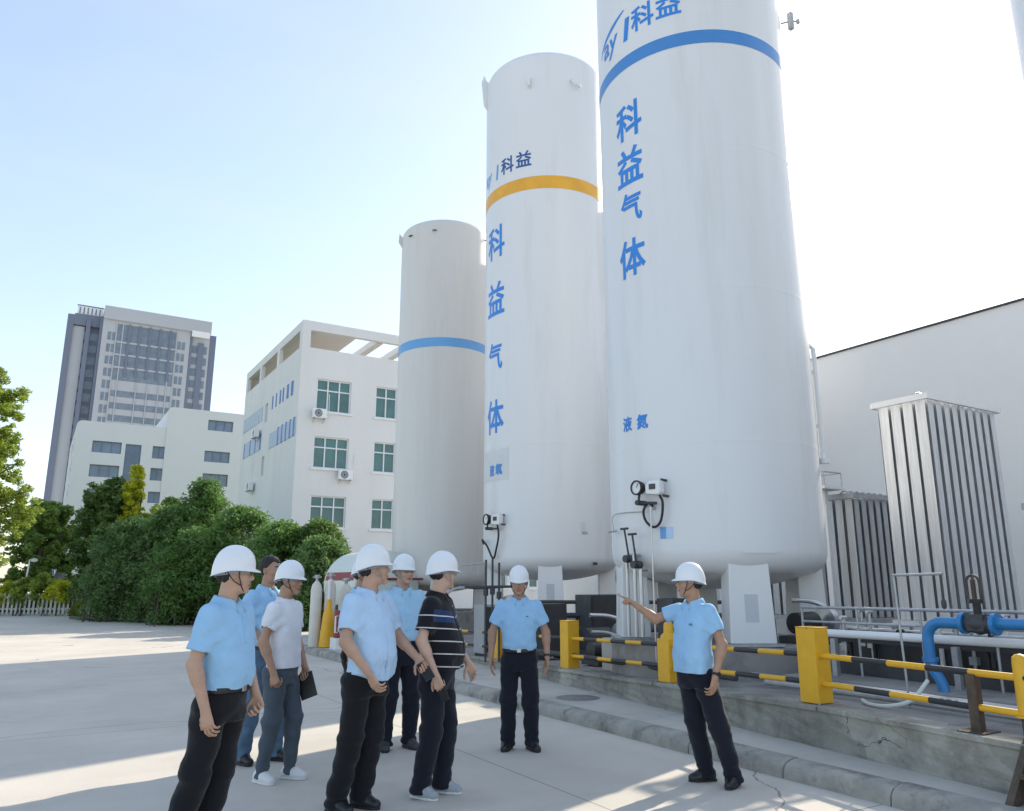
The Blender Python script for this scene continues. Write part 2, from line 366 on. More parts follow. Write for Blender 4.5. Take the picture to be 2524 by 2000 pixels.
# ------------------------------------------------------------------ storage tanks
def glyphs(body, h, bold=0.0, sx=1.0, shear=0.0):
    """outline of some writing as a small slightly raised mesh: h tall, centred on its own origin"""
    c = bpy.data.curves.new('writing', 'FONT'); c.body = body; c.size = 1; c.bevel_depth = bold; c.bevel_resolution = 0; c.resolution_u = 3; c.shear = shear
    o = bpy.data.objects.new('writing', c); S.collection.objects.link(o)
    me = bpy.data.meshes.new_from_object(o.evaluated_get(bpy.context.evaluated_depsgraph_get()))
    bm = bmesh.new(); bm.from_mesh(me)
    bpy.data.objects.remove(o); bpy.data.curves.remove(c); bpy.data.meshes.remove(me)
    xs = [v.co.x for v in bm.verts]; ys = [v.co.y for v in bm.verts]
    cx, cy, k = (min(xs) + max(xs)) / 2, (min(ys) + max(ys)) / 2, h / (max(ys) - min(ys))
    for v in bm.verts: v.co = Vector(((v.co.x - cx) * k * sx, (v.co.y - cy) * k, .002 * v.co.z / bold if bold else 0))
    return bm
def wrap(bms, ctr, Rr, off=.005):
    """writing (mesh, angle, z) laid round a cylinder -> MB"""
    mb = MB()
    for bm, ang, z in bms:
        x0 = min(v.co.x for v in bm.verts); x1 = max(v.co.x for v in bm.verts); k = x0 + .05
        while k < x1:
            bmesh.ops.bisect_plane(bm, geom=bm.verts[:] + bm.edges[:] + bm.faces[:], plane_co=(k, 0, 0), plane_no=(1, 0, 0)); k += .05
        bm.verts.index_update(); vs = []
        for v in bm.verts:
            a = R(ang) + v.co.x / Rr; q = Rr + off + v.co.z; vs.append((ctr[0] + q * math.cos(a), ctr[1] + q * math.sin(a), z + v.co.y))
        mb.add(vs, [tuple(v.index for v in f.verts) for f in bm.faces]); bm.free()
    return mb
def cpatch(ctr, Rr, a0, a1, z0, z1, off=.004, mb=None, mi=0, n=14):
    mb = mb or MB(); vs = []
    for i in range(n + 1):
        a = R(a0 + (a1 - a0) * i / n)
        for z in (z0, z1): vs.append((ctr[0] + (Rr + off) * math.cos(a), ctr[1] + (Rr + off) * math.sin(a), z))
    return mb.add(vs, [(2 * i, 2 * i + 2, 2 * i + 3, 2 * i + 1) for i in range(n)], mi, True)
def on(ctr, Rr, a, z, off=0.): return Vector((ctr[0] + (Rr + off) * math.cos(R(a)), ctr[1] + (Rr + off) * math.sin(R(a)), z))

def tank(ctr, Rr, zb, zt, label, seams, legs, pad, mat='tank'):
    t = thing('storage_tank', label, 'storage tank', (ctr[0], ctr[1], .47), 'tall white storage tanks in a row')
    prof = []                                          # dished end below, shell with weld beads, dished end above
    for i in range(9): a = R(90 * i / 8); prof.append((Rr * .80 * math.sin(a * .55) / math.sin(R(49.5)), zb + .20 * (1 - math.cos(a * .55)) / (1 - math.cos(R(49.5)))))
    for i in range(1, 9): a = R(11.25 * i); prof.append((Rr * .80 + Rr * .20 * math.sin(a), zb + .20 + .30 * (1 - math.cos(a))))
    for z in sorted(seams): prof += [(Rr, z - .06), (Rr, z - .02), (Rr + .0014, z - .008), (Rr + .0014, z + .008), (Rr, z + .02), (Rr, z + .06)]
    prof.append((Rr, zt - .50))
    for i in range(9): a = R(90 - 11.25 * i); prof.append((Rr * .86 + Rr * .14 * math.sin(a), zt - .42 + .22 * math.cos(a)))
    for i in range(1, 8): f = 1 - i / 8; prof.append((Rr * .86 * f, zt - .20 + .20 * (1 - f * f)))
    prof.insert(17, (Rr, zb + .58)); prof[0] = (.02, zb); prof.append((.01, zt))
    mb = MB(); mb.lathe(prof, (ctr[0], ctr[1], 0), 96); mb.build('shell', mat, t, sharp=60)
    for a in legs:                                     # box legs, wider at the foot, each on its base plate
        L = []
        er = Vector((math.cos(R(a)), math.sin(R(a)), 0)); et = Vector((-er.y, er.x, 0)); c = Vector((ctr[0], ctr[1], 0))
        mb = MB()
        for z, hw, dp in ((pad, .29, .20), (zb + .55, .245, .17)):
            for sx, sy in ((-1, -1), (1, -1), (1, 1), (-1, 1)): L.append(c + er * (Rr * .83 + sy * dp) + et * (sx * hw) + Vector((0, 0, z + .03)))
        mb.add(L, [(3, 2, 1, 0), (4, 5, 6, 7), (0, 1, 5, 4), (1, 2, 6, 5), (2, 3, 7, 6), (3, 0, 4, 7)])
        lg = mb.build('leg', mat, t, bevel=.012)
        mb = MB(); mb.plate([c + er * (Rr * .83 + sy * .27) + et * (sx * .36) + Vector((0, 0, pad)) for sx, sy in ((-1, -1), (1, -1), (1, 1), (-1, 1))], (0, 0, .028)); mb.build('base_plate', 'galv', lg)
        mb = MB(); o = c + er * (Rr * .83 + .195) + Vector((0, 0, pad))
        P = lambda x, z: o + et * x + Vector((0, 0, z)) - er * (.03 * z / (zb + .55 - pad))
        h = zb - pad
        mb.plate([P(-.085, h * .42), P(.085, h * .42), P(.085, h * .92), P(-.085, h * .92)], er * .008); mb.build('inspection_plate', 'pale2', lg)
    mb = MB(); mb.lathe([(Rr * 1.03, .1), (Rr * 1.03, pad - .02), (Rr * 1.0, pad)], (ctr[0], ctr[1], 0), 48); mb.build('concrete_pad', 'yard', t)
    return t
MT['pale2'] = M('pale grey plate', (.55, .57, .60), .5, var=.06)
MT['letterw'] = M('blue wall lettering', (.12, .25, .52), .7, var=.2); MT['palew'] = M('pale blue wall panel', (.50, .56, .66), .8, var=.05)
MT['gfaint'] = M('faint grey label', (.66, .67, .68), .5, var=.05)
MT['dialw'] = M('dial face', (.75, .77, .78), .2, var=.03)

def gauge(t, ctr, Rr, ad, ab, z, s=1.0):
    """round dial gauge beside a white transmitter box on a bracket"""
    er = lambda a: Vector((math.cos(R(a)), math.sin(R(a)), 0))
    p = on(ctr, Rr, ad, z, .13); e = er(ad); et = Vector((-e.y, e.x, 0)); up = Vector((0, 0, 1))
    mb = MB(); n = 28
    for (r0, d0), (r1, d1) in (((.085, -.05), (.10, .02)), ((.10, .02), (.10, .045)), ((.10, .045), (.082, .05)), ((.082, .05), (.082, .03))):
        vs = [p + e * d + (et * math.cos(2 * math.pi * k / n) + up * math.sin(2 * math.pi * k / n)) * r * s for r, d in ((r0, d0), (r1, d1)) for k in range(n)]
        mb.add(vs, [(k, (k + 1) % n, n + (k + 1) % n, n + k) for k in range(n)], 0, True)
    mb.tube([p - e * .13, p - e * .05], .03)
    d = mb.build('dial_gauge', 'black', t)
    mb = MB(); mb.add([p + e * .031 + (et * math.cos(2 * math.pi * k / n) + up * math.sin(2 * math.pi * k / n)) * .083 * s for k in range(n)], [tuple(range(n))]); mb.build('dial_face', 'dialw', d)
    mb = MB(); mb.tube([p + e * .036, p + e * .036 + up * .055 + et * .03], .004, 6); mb.build('needle', 'black', d)
    q = on(ctr, Rr, ab, z - .02, .12); e2 = er(ab); t2 = Vector((-e2.y, e2.x, 0))
    mb = MB(); mb.plate([q + t2 * x * s + up * y * s - e2 * .05 for x, y in ((-.11, -.08), (.09, -.10), (.11, -.06), (.11, .09), (-.06, .09), (-.11, .04))], e2 * .12)
    b = mb.build('transmitter_box', 'wht', t, bevel=.015)
    mb = MB(); mb.plate([q + t2 * x * s + up * y * s + e2 * .071 for x, y in ((-.045, -.025), (.045, -.025), (.045, .045), (-.045, .045))], e2 * .012); mb.build('display_window', 'charc', b)
    mb = MB(); mb.tube([q - e2 * .12 + up * .1 + t2 * .1, q + up * .1 + t2 * .1], .018); mb.tube([q - e2 * .12 - up * .11 + t2 * .12, q - up * .11 + t2 * .12], .018)
    mb.tube([p - e * .02 - up * .08, p - up * .2, q - up * .2 - e2 * .02], .02); mb.tube([p - up * .2 - e * .13, p - up * .2 + e * .04], .035)
    mb.build('gauge_bracket', 'charc', t)
    return p, q
def bez(pts, n=24):
    pts = [Vector(p) for p in pts]; out = []
    for i in range(n + 1):
        t = i / n; q = pts[:]
        while len(q) > 1: q = [a.lerp(b, t) for a, b in zip(q, q[1:])]
        out.append(q[0])
    return out
def catmull(pts, n=8):
    P = [Vector(p) for p in pts]; P = [P[0] * 2 - P[1]] + P + [P[-1] * 2 - P[-2]]; out = []
    for i in range(1, len(P) - 2):
        for k in range(n):
            t = k / n; a, b, c, d = P[i - 1:i + 3]
            out.append(.5 * ((2 * b) + (c - a) * t + (2 * a - 5 * b + 4 * c - d) * t * t + (3 * b - a - 3 * c + d) * t ** 3))
    return out + [P[-2]]

# nearest, blue-banded tank
BC, BR = (8.45, 8.23), 1.5
tb = tank(BC, BR, 1.5, 13.9, 'largest white tank, nearest, with a blue band and blue characters down its side', [3.4, 5.55, 7.7, 11.9], [-120, -210, -30, -300], .82)
mb = MB(); mb.lathe([(BR + .004, 9.34), (BR + .004, 9.56)], (*BC, 0), 96, cap=False); mb.build('band', 'bandb', tb)
for chs, a, z, h in (('科', -174.6, 8.44, .60), ('益', -174.9, 7.69, .60), ('气', -174.8, 7.01, .49), ('体', -175.5, 6.22, .59)):
    wrap([(glyphs(chs, h, .022, .86), a, z)], BC, BR).build('character', 'letter', tb)
wrap([(glyphs('科', .43, .02, .9), -161.5, 10.08), (glyphs('益', .40, .02, .95), -145.3, 10.10)], BC, BR).build('lettering', 'letter', tb)
mb = wrap([(glyphs('ay', .36, .012, .95, .12), 171, 9.92), (glyphs('l', .40, .03, 1.1, .12), -173, 10.02)], BC, BR)
sw = bmesh.new()                                       # swoosh over the small letters
top = [(-.40 + .72 * i / 16, -.16 + .40 * (i / 16) ** .55) for i in range(17)]; bot = [(x + .015, y - .015 - .05 * math.sin(math.pi * i / 16)) for i, (x, y) in enumerate(top)]
vt = [sw.verts.new((x, y, 0)) for x, y in top]; vb = [sw.verts.new((x, y, 0)) for x, y in bot]
for i in range(16): sw.faces.new((vb[i], vb[i + 1], vt[i + 1], vt[i]))
m2 = wrap([(sw, 173, 10.16)], BC, BR, .006); mb.add(m2.v, m2.f); mb.build('logo', 'letter', tb)
wrap([(glyphs('液', .215, .03, .95), 176.2, 3.77), (glyphs('氮', .215, .03, .95), -172.2, 3.76)], BC, BR).build('lettering', 'letter', tb)
p, q = gauge(tb, BC, BR, -172.3, -162.8, 2.83)
mb = MB(); mb.tube(catmull([q + Vector((0, 0, -.1)) + Vector((.02, -.06, 0)), on(BC, BR, -159.5, 2.6, .1), on(BC, BR, -161, 2.38, .09), on(BC, BR, -165, 2.30, .08), on(BC, BR, -169.6, 2.38, .08), on(BC, BR, -171, 2.52, .08), on(BC, BR, -168.5, 2.62, .06), on(BC, BR, -166.3, 2.58, .03)]), .017, 8); mb.build('hose', 'black', tb)
mb = cpatch(BC, BR, -163.5, -156.5, 2.15, 2.30); cpatch(BC, BR, -163.5, -160.2, 2.15, 2.30, .006, mb, 1); mb.build('label_plate', ['pale', 'bandl'], tb)
cpatch(BC, BR, -122.5, -106, 1.955, 1.98, .02).build('rain_strip', 'trim', tb)
for a, z0, z1 in ((-166.2, .6, 2.55), (176.8, .9, 1.95), (-177.6, .9, 1.95), (-173.6, .9, 1.75)):
    mb = MB(); mb.tube([on(BC, BR, a, z0, .1), on(BC, BR, a, z1, .1)], .012 if a == -166.2 else .026, 8)
    mb.tube([on(BC, BR, a, z1, .1), on(BC, BR, a, z1, -.02)], .02, 8); mb.build('riser_pipe', 'steel', tb)
for a, z in ((178.4, 2.30), (-176.2, 2.22)):           # valve spindles with T handles
    mb = MB(); mb.tube([on(BC, BR, a, z - .36, .1), on(BC, BR, a, z, .16)], .013, 8); mb.tube([on(BC, BR, a - 2.6, z, .16), on(BC, BR, a + 2.6, z, .16)], .016, 8)
    mb.tube([on(BC, BR, a, z - .40, .02), on(BC, BR, a, z - .40, .17)], .05, 12); mb.tube([on(BC, BR, a - 3.4, z - .40, .1), on(BC, BR, a + 3.4, z - .40, .1)], .03, 10); mb.build('valve', 'charc', tb)
mb = MB(); fr = [on(BC, BR, 163, 2.3, .08), on(BC, BR, 163, 2.52, .06), on(BC, BR, -172, 2.52, .04)]; mb.tube(catmull(fr, 6), .007, 6)
mb.tube([on(BC, BR, 157, 2.29, .1), on(BC, BR, 168, 2.29, .1)], .014, 6); mb.build('sensing_line', 'galv', tb)
mb = MB(); mb.tube([on(BC, BR, -49, 3.3, .05), on(BC, BR, -49, 4.95, .05), on(BC, BR, -49, 5.02, -.02)], .036, 12); mb.tube([on(BC, BR, -49, 3.24, .07), on(BC, BR, -49, 3.32, .07)], .07, 12)
for z in (3.8, 4.6): mb.tube([on(BC, BR, -49, z, -.01), on(BC, BR, -49, z, .07)], .03, 6)
mb.build('vent_pipe', 'trim', tb)
mb = MB(); pb = on(BC, BR, -45, 10.6, .17); mb.box(pb + Vector((-.035, -.035, -.15)), pb + Vector((.035, .035, .15))); mb.tube([on(BC, BR, -45, 10.58, 0), pb, pb + Vector((.11, -.06, 0))], .014, 6); mb.tube([pb + Vector((.11, -.06, -.03)), pb + Vector((.11, -.06, .03))], .03, 8)
mb.build('junction_box', 'galv', tb)

# middle, orange-banded tank
MC, MR = (10.275, 15.25), 1.56
tm = tank(MC, MR, 1.62, 14.75, 'tall white tank with an orange band, standing between the two blue-banded tanks', [4.6, 6.9, 9.0], [-124, -34, 56, 146], .82)
mb = MB(); mb.lathe([(MR + .004, 10.74), (MR + .004, 11.07)], (*MC, 0), 96, cap=False); mb.build('band', 'bando', tm)
for chs, z, h in (('科', 9.65, .84), ('益', 8.2, .84), ('气', 6.77, .68), ('体', 5.32, .80)):
    wrap([(glyphs(chs, h, .02, .84), -177.5, z)], MC, MR).build('character', 'letter', tm)
wrap([(glyphs('科', .44, .02, .9), -161.5, 11.55), (glyphs('益', .42, .02, .95), -144.3, 11.58)], MC, MR).build('lettering', 'letterd', tm)
wrap([(glyphs('ay', .36, .012, .95, .12), 168, 11.44), (glyphs('l', .40, .02, 1, .1), -174.5, 11.5)], MC, MR).build('logo', 'bandl', tm)
cpatch(MC, MR, 161, -159.7 + 360, 3.82, 4.54).build('label_plate', 'gfaint', tm)
wrap([(glyphs('液', .27, .05, .8), 179.5, 4.07), (glyphs('氧', .27, .05, .9), -170.8, 4.08)], MC, MR, .009).build('lettering', 'bandb', tm)
cpatch(MC, MR, -98.5, -94, 2.62, 2.86).build('label_plate', 'gfaint', tm); 
mb = MB()
for i in range(7): cpatch(MC, MR, -97.5 + i * .75, -97.5 + i * .75 + .45, 2.60, 2.66, .006, mb)
mb.build('number_plate', 'grey', tm)
p, q = gauge(tm, MC, MR, 180, -167.5, 2.96, 1.25)
mb = MB(); mb.tube(catmull([q + Vector((0, 0, -.1)), on(MC, MR, -166, 2.6, .12), on(MC, MR, -169, 2.32, .1), on(MC, MR, -173, 2.1, .1), on(MC, MR, 180, 2.36, .12), on(MC, MR, 171, 2.52, .12), on(MC, MR, 166, 2.44, .05)]), .022, 8); mb.build('hose', 'black', tm)
for a, z in ((-138, 14.35), (-20, 14.35), (160, 14.35)):      # lifting lugs by the dished end
    mb = MB(); e = Vector((math.cos(R(a)), math.sin(R(a)), 0)); et = Vector((-e.y, e.x, 0)); c = Vector((*MC, 0)) + e * MR
    mb.plate([c + et * -.03 + e * x + Vector((0, 0, zz)) for x, zz in ((-.02, z - .75), (.10, z - .55), (.16, z + .12), (.10, z + .3), (.04, z + .16), (-.1, z + .02))] if a == 160 else
             [c + et * -.03 + e * x + Vector((0, 0, zz)) for x, zz in ((0, z - .9), (.10, z - .85), (.10, z - .65), (0, z - .6))], et * .06)
    mb.build('lifting_lug', 'tank', tm)
mb = MB(); mb.tube(catmull([on(MC, MR, -99, 13.75, 0), on(MC, MR, -99, 13.6, .12), on(MC, MR, -95, 13.52, .16), on(MC, MR, -93, 13.54, .1)]), .04, 8); mb.build('vent_bend', 'tank', tm)
mb = MB(); mb.box(on(MC, MR, -86, 1.98, -.02) - Vector((.05, .05, .03)), on(MC, MR, -86, 1.98, .06) + Vector((.05, .05, .03))); mb.build('earth_lug', 'charc', tm)

# far, cream tank with a light blue band
TC, TR = (10.29, 21.1), 1.43
tt = tank(TC, TR, 1.3, 12.75, 'shortest, cream white tank with a light blue band, beside the office building', [4.3, 6.1, 10.9], [-116, -26, 64, 154], .8, 'tankg')
mb = MB(); mb.lathe([(TR + .004, 8.40), (TR + .004, 8.68)], (*TC, 0), 96, cap=False); mb.build('band', 'bandl', tt)
for a in (-166, -131, -60, 60):
    mb = MB(); p = on(TC, TR, a, 12.12, .01); mb.tube([on(TC, TR, a - 2, 12.12, .0), on(TC, TR, a - 1.5, 12.10, .07), on(TC, TR, a + 1.5, 12.10, .07), on(TC, TR, a + 2, 12.12, 0)], .018, 6); mb.build('lifting_lug', 'dark', tt)
mb = MB(); mb.plate([on(TC, TR, 163, z, o) for z, o in ((12.0, .0), (12.2, .12), (12.5, .1), (12.32, -.05))], (.05, .05, 0)); mb.build('vent_cap', 'tankg', tt)

# tank out on the right: only a strip of its shell enters the picture
tr = tank((10.35, 2.56), 1.5, 1.5, 13.5, 'white tank cut by the right edge of the photo, high above the aluminium vaporizers', [3.4, 5.6, 7.8, 10], [-150, -60, 30, 120], .82)
# two tanks added behind the front row to cast shadow bands on the road
for c, r, zt in (((14.6, 14.75), 1.66, 12.0), ((17.5, 20.42), 1.64, 15.0)):
    tank(c, r, 1.5, zt, 'white tank added out of sight behind the front tanks to shade the road', [3.4, 5.6, 7.8], [-124, -34, 56, 146], .82)

# ------------------------------------------------------------------ warehouse on the right
wh = thing('warehouse', 'large plain grey warehouse wall behind the aluminium vaporizers on the right', 'building', (18, 4, 0))
mb = MB(); mb.box((18, -22, 0), (40, 26, 7.655)); mb.build('wall', 'ware', wh)
mb = MB(); mb.box((17.95, -22.1, 7.657), (40.1, 26.1, 7.70)); mb.build('roof_edge', 'dark', wh)

# ------------------------------------------------------------------ finned ambient vaporizers
def vaporizer(x0, y0, x1, y1, zb, zt, px, label, m='alu', bends=6):
    t = thing('vaporizer', label, 'vaporizer', ((x0 + x1) / 2, (y0 + y1) / 2, .47), 'aluminium finned vaporizers')
    nx = max(2, round((x1 - x0) / px)); ny = max(2, round((y1 - y0) / px)); mb = MB(); tb_ = MB()
    for i in range(nx):
        for j in range(ny):
            x = x0 + (x1 - x0) * (i + .5) / nx; y = y0 + (y1 - y0) * (j + .5) / ny; h = px * .47
            for k in range(4):
                a = math.pi * k / 4 + .06; c, s_ = math.cos(a) * h, math.sin(a) * h; n_ = Vector((-s_, c, 0)).normalized() * .004
                mb.add([(x - c + n_.x, y - s_ + n_.y, zb), (x + c + n_.x, y + s_ + n_.y, zb), (x + c + n_.x, y + s_ + n_.y, zt), (x - c + n_.x, y - s_ + n_.y, zt)], [(0, 1, 2, 3)])
                if k % 2 == 0:                          # flanged fin tips seen as bright strips
                    for sg in (-1, 1):
                        e = Vector((-math.sin(a), math.cos(a), 0)) * (px * .345); p = Vector((x + sg * c, y + sg * s_, 0))
                        mb.add([p - e + Vector((0, 0, zb)), p + e + Vector((0, 0, zb)), p + e + Vector((0, 0, zt)), p - e + Vector((0, 0, zt))], [(0, 1, 2, 3)])
            tb_.tube([(x, y, zb - .06), (x, y, zt + .05)], .018, 6)
    mb.build('fin_bank', m, t); tb_.build('tube_bank', 'steel', t)
    e = .07
    for za, zc in ((zt + .005, zt + .10), (zb - .10, zb - .005)):
        mb = MB(); mb.box((x0 - e, y0 - e, za), (x1 + e, y0 - e + .05, zc)); mb.box((x0 - e, y1 + e - .05, za), (x1 + e, y1 + e, zc))
        mb.box((x0 - e, y0 - e + .051, za), (x0 - e + .05, y1 + e - .051, zc)); mb.box((x1 + e - .05, y0 - e + .051, za), (x1 + e, y1 + e - .051, zc)); mb.build('frame', 'trim' if m == 'alu' else 'galv', t)
    for x, y in ((x0, y0), (x1, y0), (x1, y1), (x0, y1)):
        sx = -1 if x == x0 else 1; sy = -1 if y == y0 else 1
        mb = MB(); xa, xb = sorted((x + sx * .069, x + sx * .02)); ya, yb = sorted((y + sy * .069, y + sy * .02))
        mb.box((xa, ya, .47), (xb, yb, zb - .102)); mb.build('leg', 'galv', t)
    mb = MB()
    for i in range(bends):
        x = x0 + (x1 - x0) * (i + .5) / bends; ya, yb = y0 + .12, y0 + .12 + px
        mb.tube(arc((x, (ya + yb) / 2, zt + .06), px / 2, 0, 180, 8, (0, 1, 0), (0, 0, 1)), .018, 6)
    mb.tube([(x0 + .1, y0 + .2, zt + .16), (x1 - .1, y0 + .2, zt + .16)], .012, 6)
    mb.build('return_bend', 'steel', t)
    return t
vaporizer(11.72, 6.78, 13.75, 7.62, 1.02, 4.40, .23, 'tallest finned aluminium vaporizer with a flat white top frame, in front of the warehouse', 'alu')
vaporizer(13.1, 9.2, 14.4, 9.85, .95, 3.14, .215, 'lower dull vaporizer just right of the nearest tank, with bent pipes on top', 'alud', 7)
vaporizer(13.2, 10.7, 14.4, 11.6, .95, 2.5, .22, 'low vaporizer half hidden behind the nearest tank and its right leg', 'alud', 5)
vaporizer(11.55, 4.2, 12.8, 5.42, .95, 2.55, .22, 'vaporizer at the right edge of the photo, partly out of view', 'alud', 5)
pf = thing('service_platform', 'small white railed platform on a post beside the dull vaporizer', 'platform', (12.75, 9.55, .47))
mb = MB(); mb.box((12.70, 9.5, .47), (12.80, 9.6, 3.3)); mb.build('post', 'trim', pf)
mb = MB(); mb.box((12.45, 9.3, 3.302), (13.0, 9.8, 3.36)); mb.build('deck', 'trim', pf)
mb = MB()
for x, y in ((12.47, 9.32), (12.98, 9.32), (12.98, 9.78), (12.47, 9.78)): mb.tube([(x, y, 3.36), (x, y, 3.62)], .012, 6)
mb.tube([(12.47, 9.78, 3.62), (12.47, 9.32, 3.62), (12.98, 9.32, 3.62), (12.98, 9.78, 3.62)], .014, 6); mb.build('railing', 'galv', pf)

# ------------------------------------------------------------------ yellow and black barrier
def stripes(a, b, r, seg, first=0):
    a, b = Vector(a), Vector(b); L = (b - a).length; d = (b - a) / L; mb = MB(); s = 0; k = first
    while s < L - .01:
        e = min(L, s + seg); mb.tube([a + d * s, a + d * (e - .001)], r, 12, k % 2); s = e; k += 1
    return mb
def bollard(y, label, neck=False, h=.68, tilt=0):
    x = bx(y) + .155; z5 = yz(y); t = thing('bollard', label, 'bollard', (x, y, z5), 'yellow bollards on the low wall')
    mb = MB()
    if not neck:
        mb.box((x - .105, y - .105, z5 + .002), (x + .105, y + .105, z5 + h)); mb.build('post', 'yellow', t, bevel=.008)
        mb = MB(); mb.box((x - .107, y - .107, z5 + h + .001), (x + .107, y + .107, z5 + h + .008)); mb.build('cap', 'yellow', t, bevel=.003)
    else:
        mb.box((x - .105, y - .105, z5 + .002), (x + .105, y + .105, z5 + h * .74)); mb.build('post', 'yellow', t, bevel=.008)
        mb = MB(); pr = [(.105, h * .74 + z5), (.098, h * .79 + z5), (.062, h * .84 + z5), (.058, h * .98 + z5), (.045, h * 1.02 + z5), (.01, h * 1.03 + z5)]
        mb.lathe(pr, (x, y, 0), 20); mb.build('neck', 'yellow', t)
    for sx, sy in ((-1, -1), (1, -1), (1, 1), (-1, 1)):
        mb = MB(); mb.lathe([(.012, z5 + .0005), (.012, z5 + .02), (.002, z5 + .022)], (x + sx * .12, y + sy * .12, 0), 6); mb.build('anchor_bolt', 'galv', t)
    return x
BY = [12.45, 9.92, 7.42, 5.12]
for y, l, nk in ((BY[0], 'yellow bollard half hidden behind the man standing front-on', False), (BY[1], 'square yellow bollard between the front-on man and the pointing man', False),
                 (BY[2], 'bottle-necked yellow bollard right behind the pointing man', True), (BY[3], 'square yellow bollard nearest the camera, right of the pointing man', False)):
    bollard(y, l, nk)
LB = ['striped rails behind the front-on man, farthest along the wall', 'striped rails between the front-on man and the square bollard', 'striped rails left of the pointing man, under the nearest tank', 'striped rails behind the pointing man, right of him', 'striped rails nearest the camera, running to the right edge']
ends = [15.2] + BY + [2.95]
for i in range(5):
    y0, y1 = ends[i] - .11, ends[i + 1] + .11
    g = thing('guard_rail', 'yellow and black ' + LB[i], 'guard rail', (bx((y0 + y1) / 2) + .14, (y0 + y1) / 2, yz((y0 + y1) / 2)), 'striped rails between the bollards')
    for z in (.43, .18): stripes((bx(y0) + .14, y0, z + yz(y0)), (bx(y1) + .14, y1, z + yz(y1)), .026, .37, 0).build('rail', ['yellow', 'yblack'], g)
    if i == 4:
        ym = 3.52; mb = MB(); mb.box((bx(ym) + .10, ym - .035, .4935), (bx(ym) + .18, ym + .035, .91)); mb.build('support_post', 'brown', g)
        mb = MB(); mb.box((bx(ym) + .02, ym - .1, .4905), (bx(ym) + .26, ym + .1, .502)); mb.build('foot_plate', 'brown', g)
# steel steps at the right edge, with a yellow round-topped handrail post
st = thing('steel_steps', 'brown rusty steel steps leaning on the low wall at the right edge', 'steps', (5.8, 3.0, .13))
for dy in (.0, -.62):
    mb = MB(); a = Vector((5.74, 3.12 + dy, .135)); b = Vector((6.42, 3.12 + dy, .78)); n_ = Vector((-.5, 0, .5)).normalized() * .075; w_ = Vector((0, -.05, 0))
    mb.plate([a, a + Vector((.15, 0, 0)), b - n_ * .9, b + n_ * .9], w_); mb.build('stringer', 'brown', st)
for k in range(3):
    mb = MB(); x = 5.93 + .19 * k; z = .30 + .18 * k; mb.box((x - .07, 2.545, z), (x + .09, 3.065, z + .025)); mb.build('tread', 'brown', st)
hp = thing('handrail_post', 'yellow round-topped post above the rusty steps at the right edge', 'post', (6.24, 3.145, .495))
mb = MB(); pr = [(.055, .66), (.055, 1.02), (.05, 1.06), (.03, 1.08), (.005, 1.085)]; mb.lathe(pr, (6.24, 3.145, 0), 16); mb.build('post', 'yellow', hp)
mb = MB(); mb.lathe([(.075, .645), (.075, .659)], (6.24, 3.145, 0), 16); mb.build('flange', 'yellow', hp)
mb = MB(); mb.lathe([(.04, .496), (.04, .644)], (6.24, 3.145, 0), 12); mb.build('stub', 'brown', hp)

# ------------------------------------------------------------------ pipework at the right
hr = thing('handrail', 'long grey pipe handrail in front of the tall vaporizer', 'handrail', (8.0, 4.6, .47))
for z, r in ((1.30, .018), (1.135, .014)):
    mb = MB(); mb.tube([(8.06, 6.5, z), (8.06, 1.5, z + .03)], r, 8); mb.build('rail', 'galv', hr)
for y in (6.5, 5.75, 5.0, 4.25, 3.5, 2.7): 
    mb = MB(); mb.tube([(8.06, y, .47), (8.06, y, 1.30)], .014, 8); mb.build('post', 'galv', hr)
wp = thing('header_pipe', 'thick white lagged pipe running level behind the blue pipe', 'pipe', (7.95, 4.5, .47))
mb = MB(); mb.tube([(7.95, 6.35, 1.02), (7.95, 1.6, 1.05)], .044, 16); mb.build('pipe_run', 'wht', wp)
for y in (6.0, 4.6, 3.2):
    mb = MB(); mb.box((7.92, y - .03, .47), (7.98, y + .03, .965)); mb.build('support', 'galv', wp)
bp = thing('blue_pipe', 'bright blue pipe bending down to the ground beside a dark valve', 'pipe', (7.72, 4.7, .47))
mb = MB(); mb.tube([(7.7, 4.32, 1.21)] + arc((7.7, 4.56, 1.05), .16, 90, 0, 8, (0, 1, 0), (0, 0, 1)) + [(7.7, 4.72, .80)], .053, 16); mb.build('bend', 'blue', bp)
mb = MB(); mb.tube([(7.7, 4.72, .84), (7.7, 4.69, .74), (7.7, 4.65, .68), (7.7, 4.62, .62), (7.7, 4.61, .55)], .052, 14); mb.tube([(7.7, 4.72, .83), (7.7, 4.72, .87)], .075, 16); mb.build('elbow', 'blue', bp)
mb = MB(); mb.tube([(7.7, 4.10, 1.22), (7.7, 1.6, 1.24)], .052, 16); mb.build('pipe_run', 'blue', bp)
for y in (4.34, 4.05):
    mb = MB(); mb.tube([(7.7, y - .02, 1.213), (7.7, y + .02, 1.213)], .1, 20); mb.build('flange', 'blue', bp)
mb = MB(); mb.tube([(7.7, 4.31, 1.21), (7.7, 4.25, 1.21), (7.7, 4.2, 1.21), (7.7, 4.14, 1.21), (7.7, 4.08, 1.21)], [.075, .085, .10, .085, .075], 16); mb.box((7.62, 4.12, 1.15), (7.78, 4.28, 1.30))
v = mb.build('valve', 'charc', bp)
mb = MB(); mb.tube([(7.7, 4.2, 1.28), (7.7, 4.2, 1.40)], .035, 10); mb.tube([(7.7, 4.2, 1.40), (7.7, 4.2, 1.44)], .06, 12); mb.build('bonnet', 'black', v)
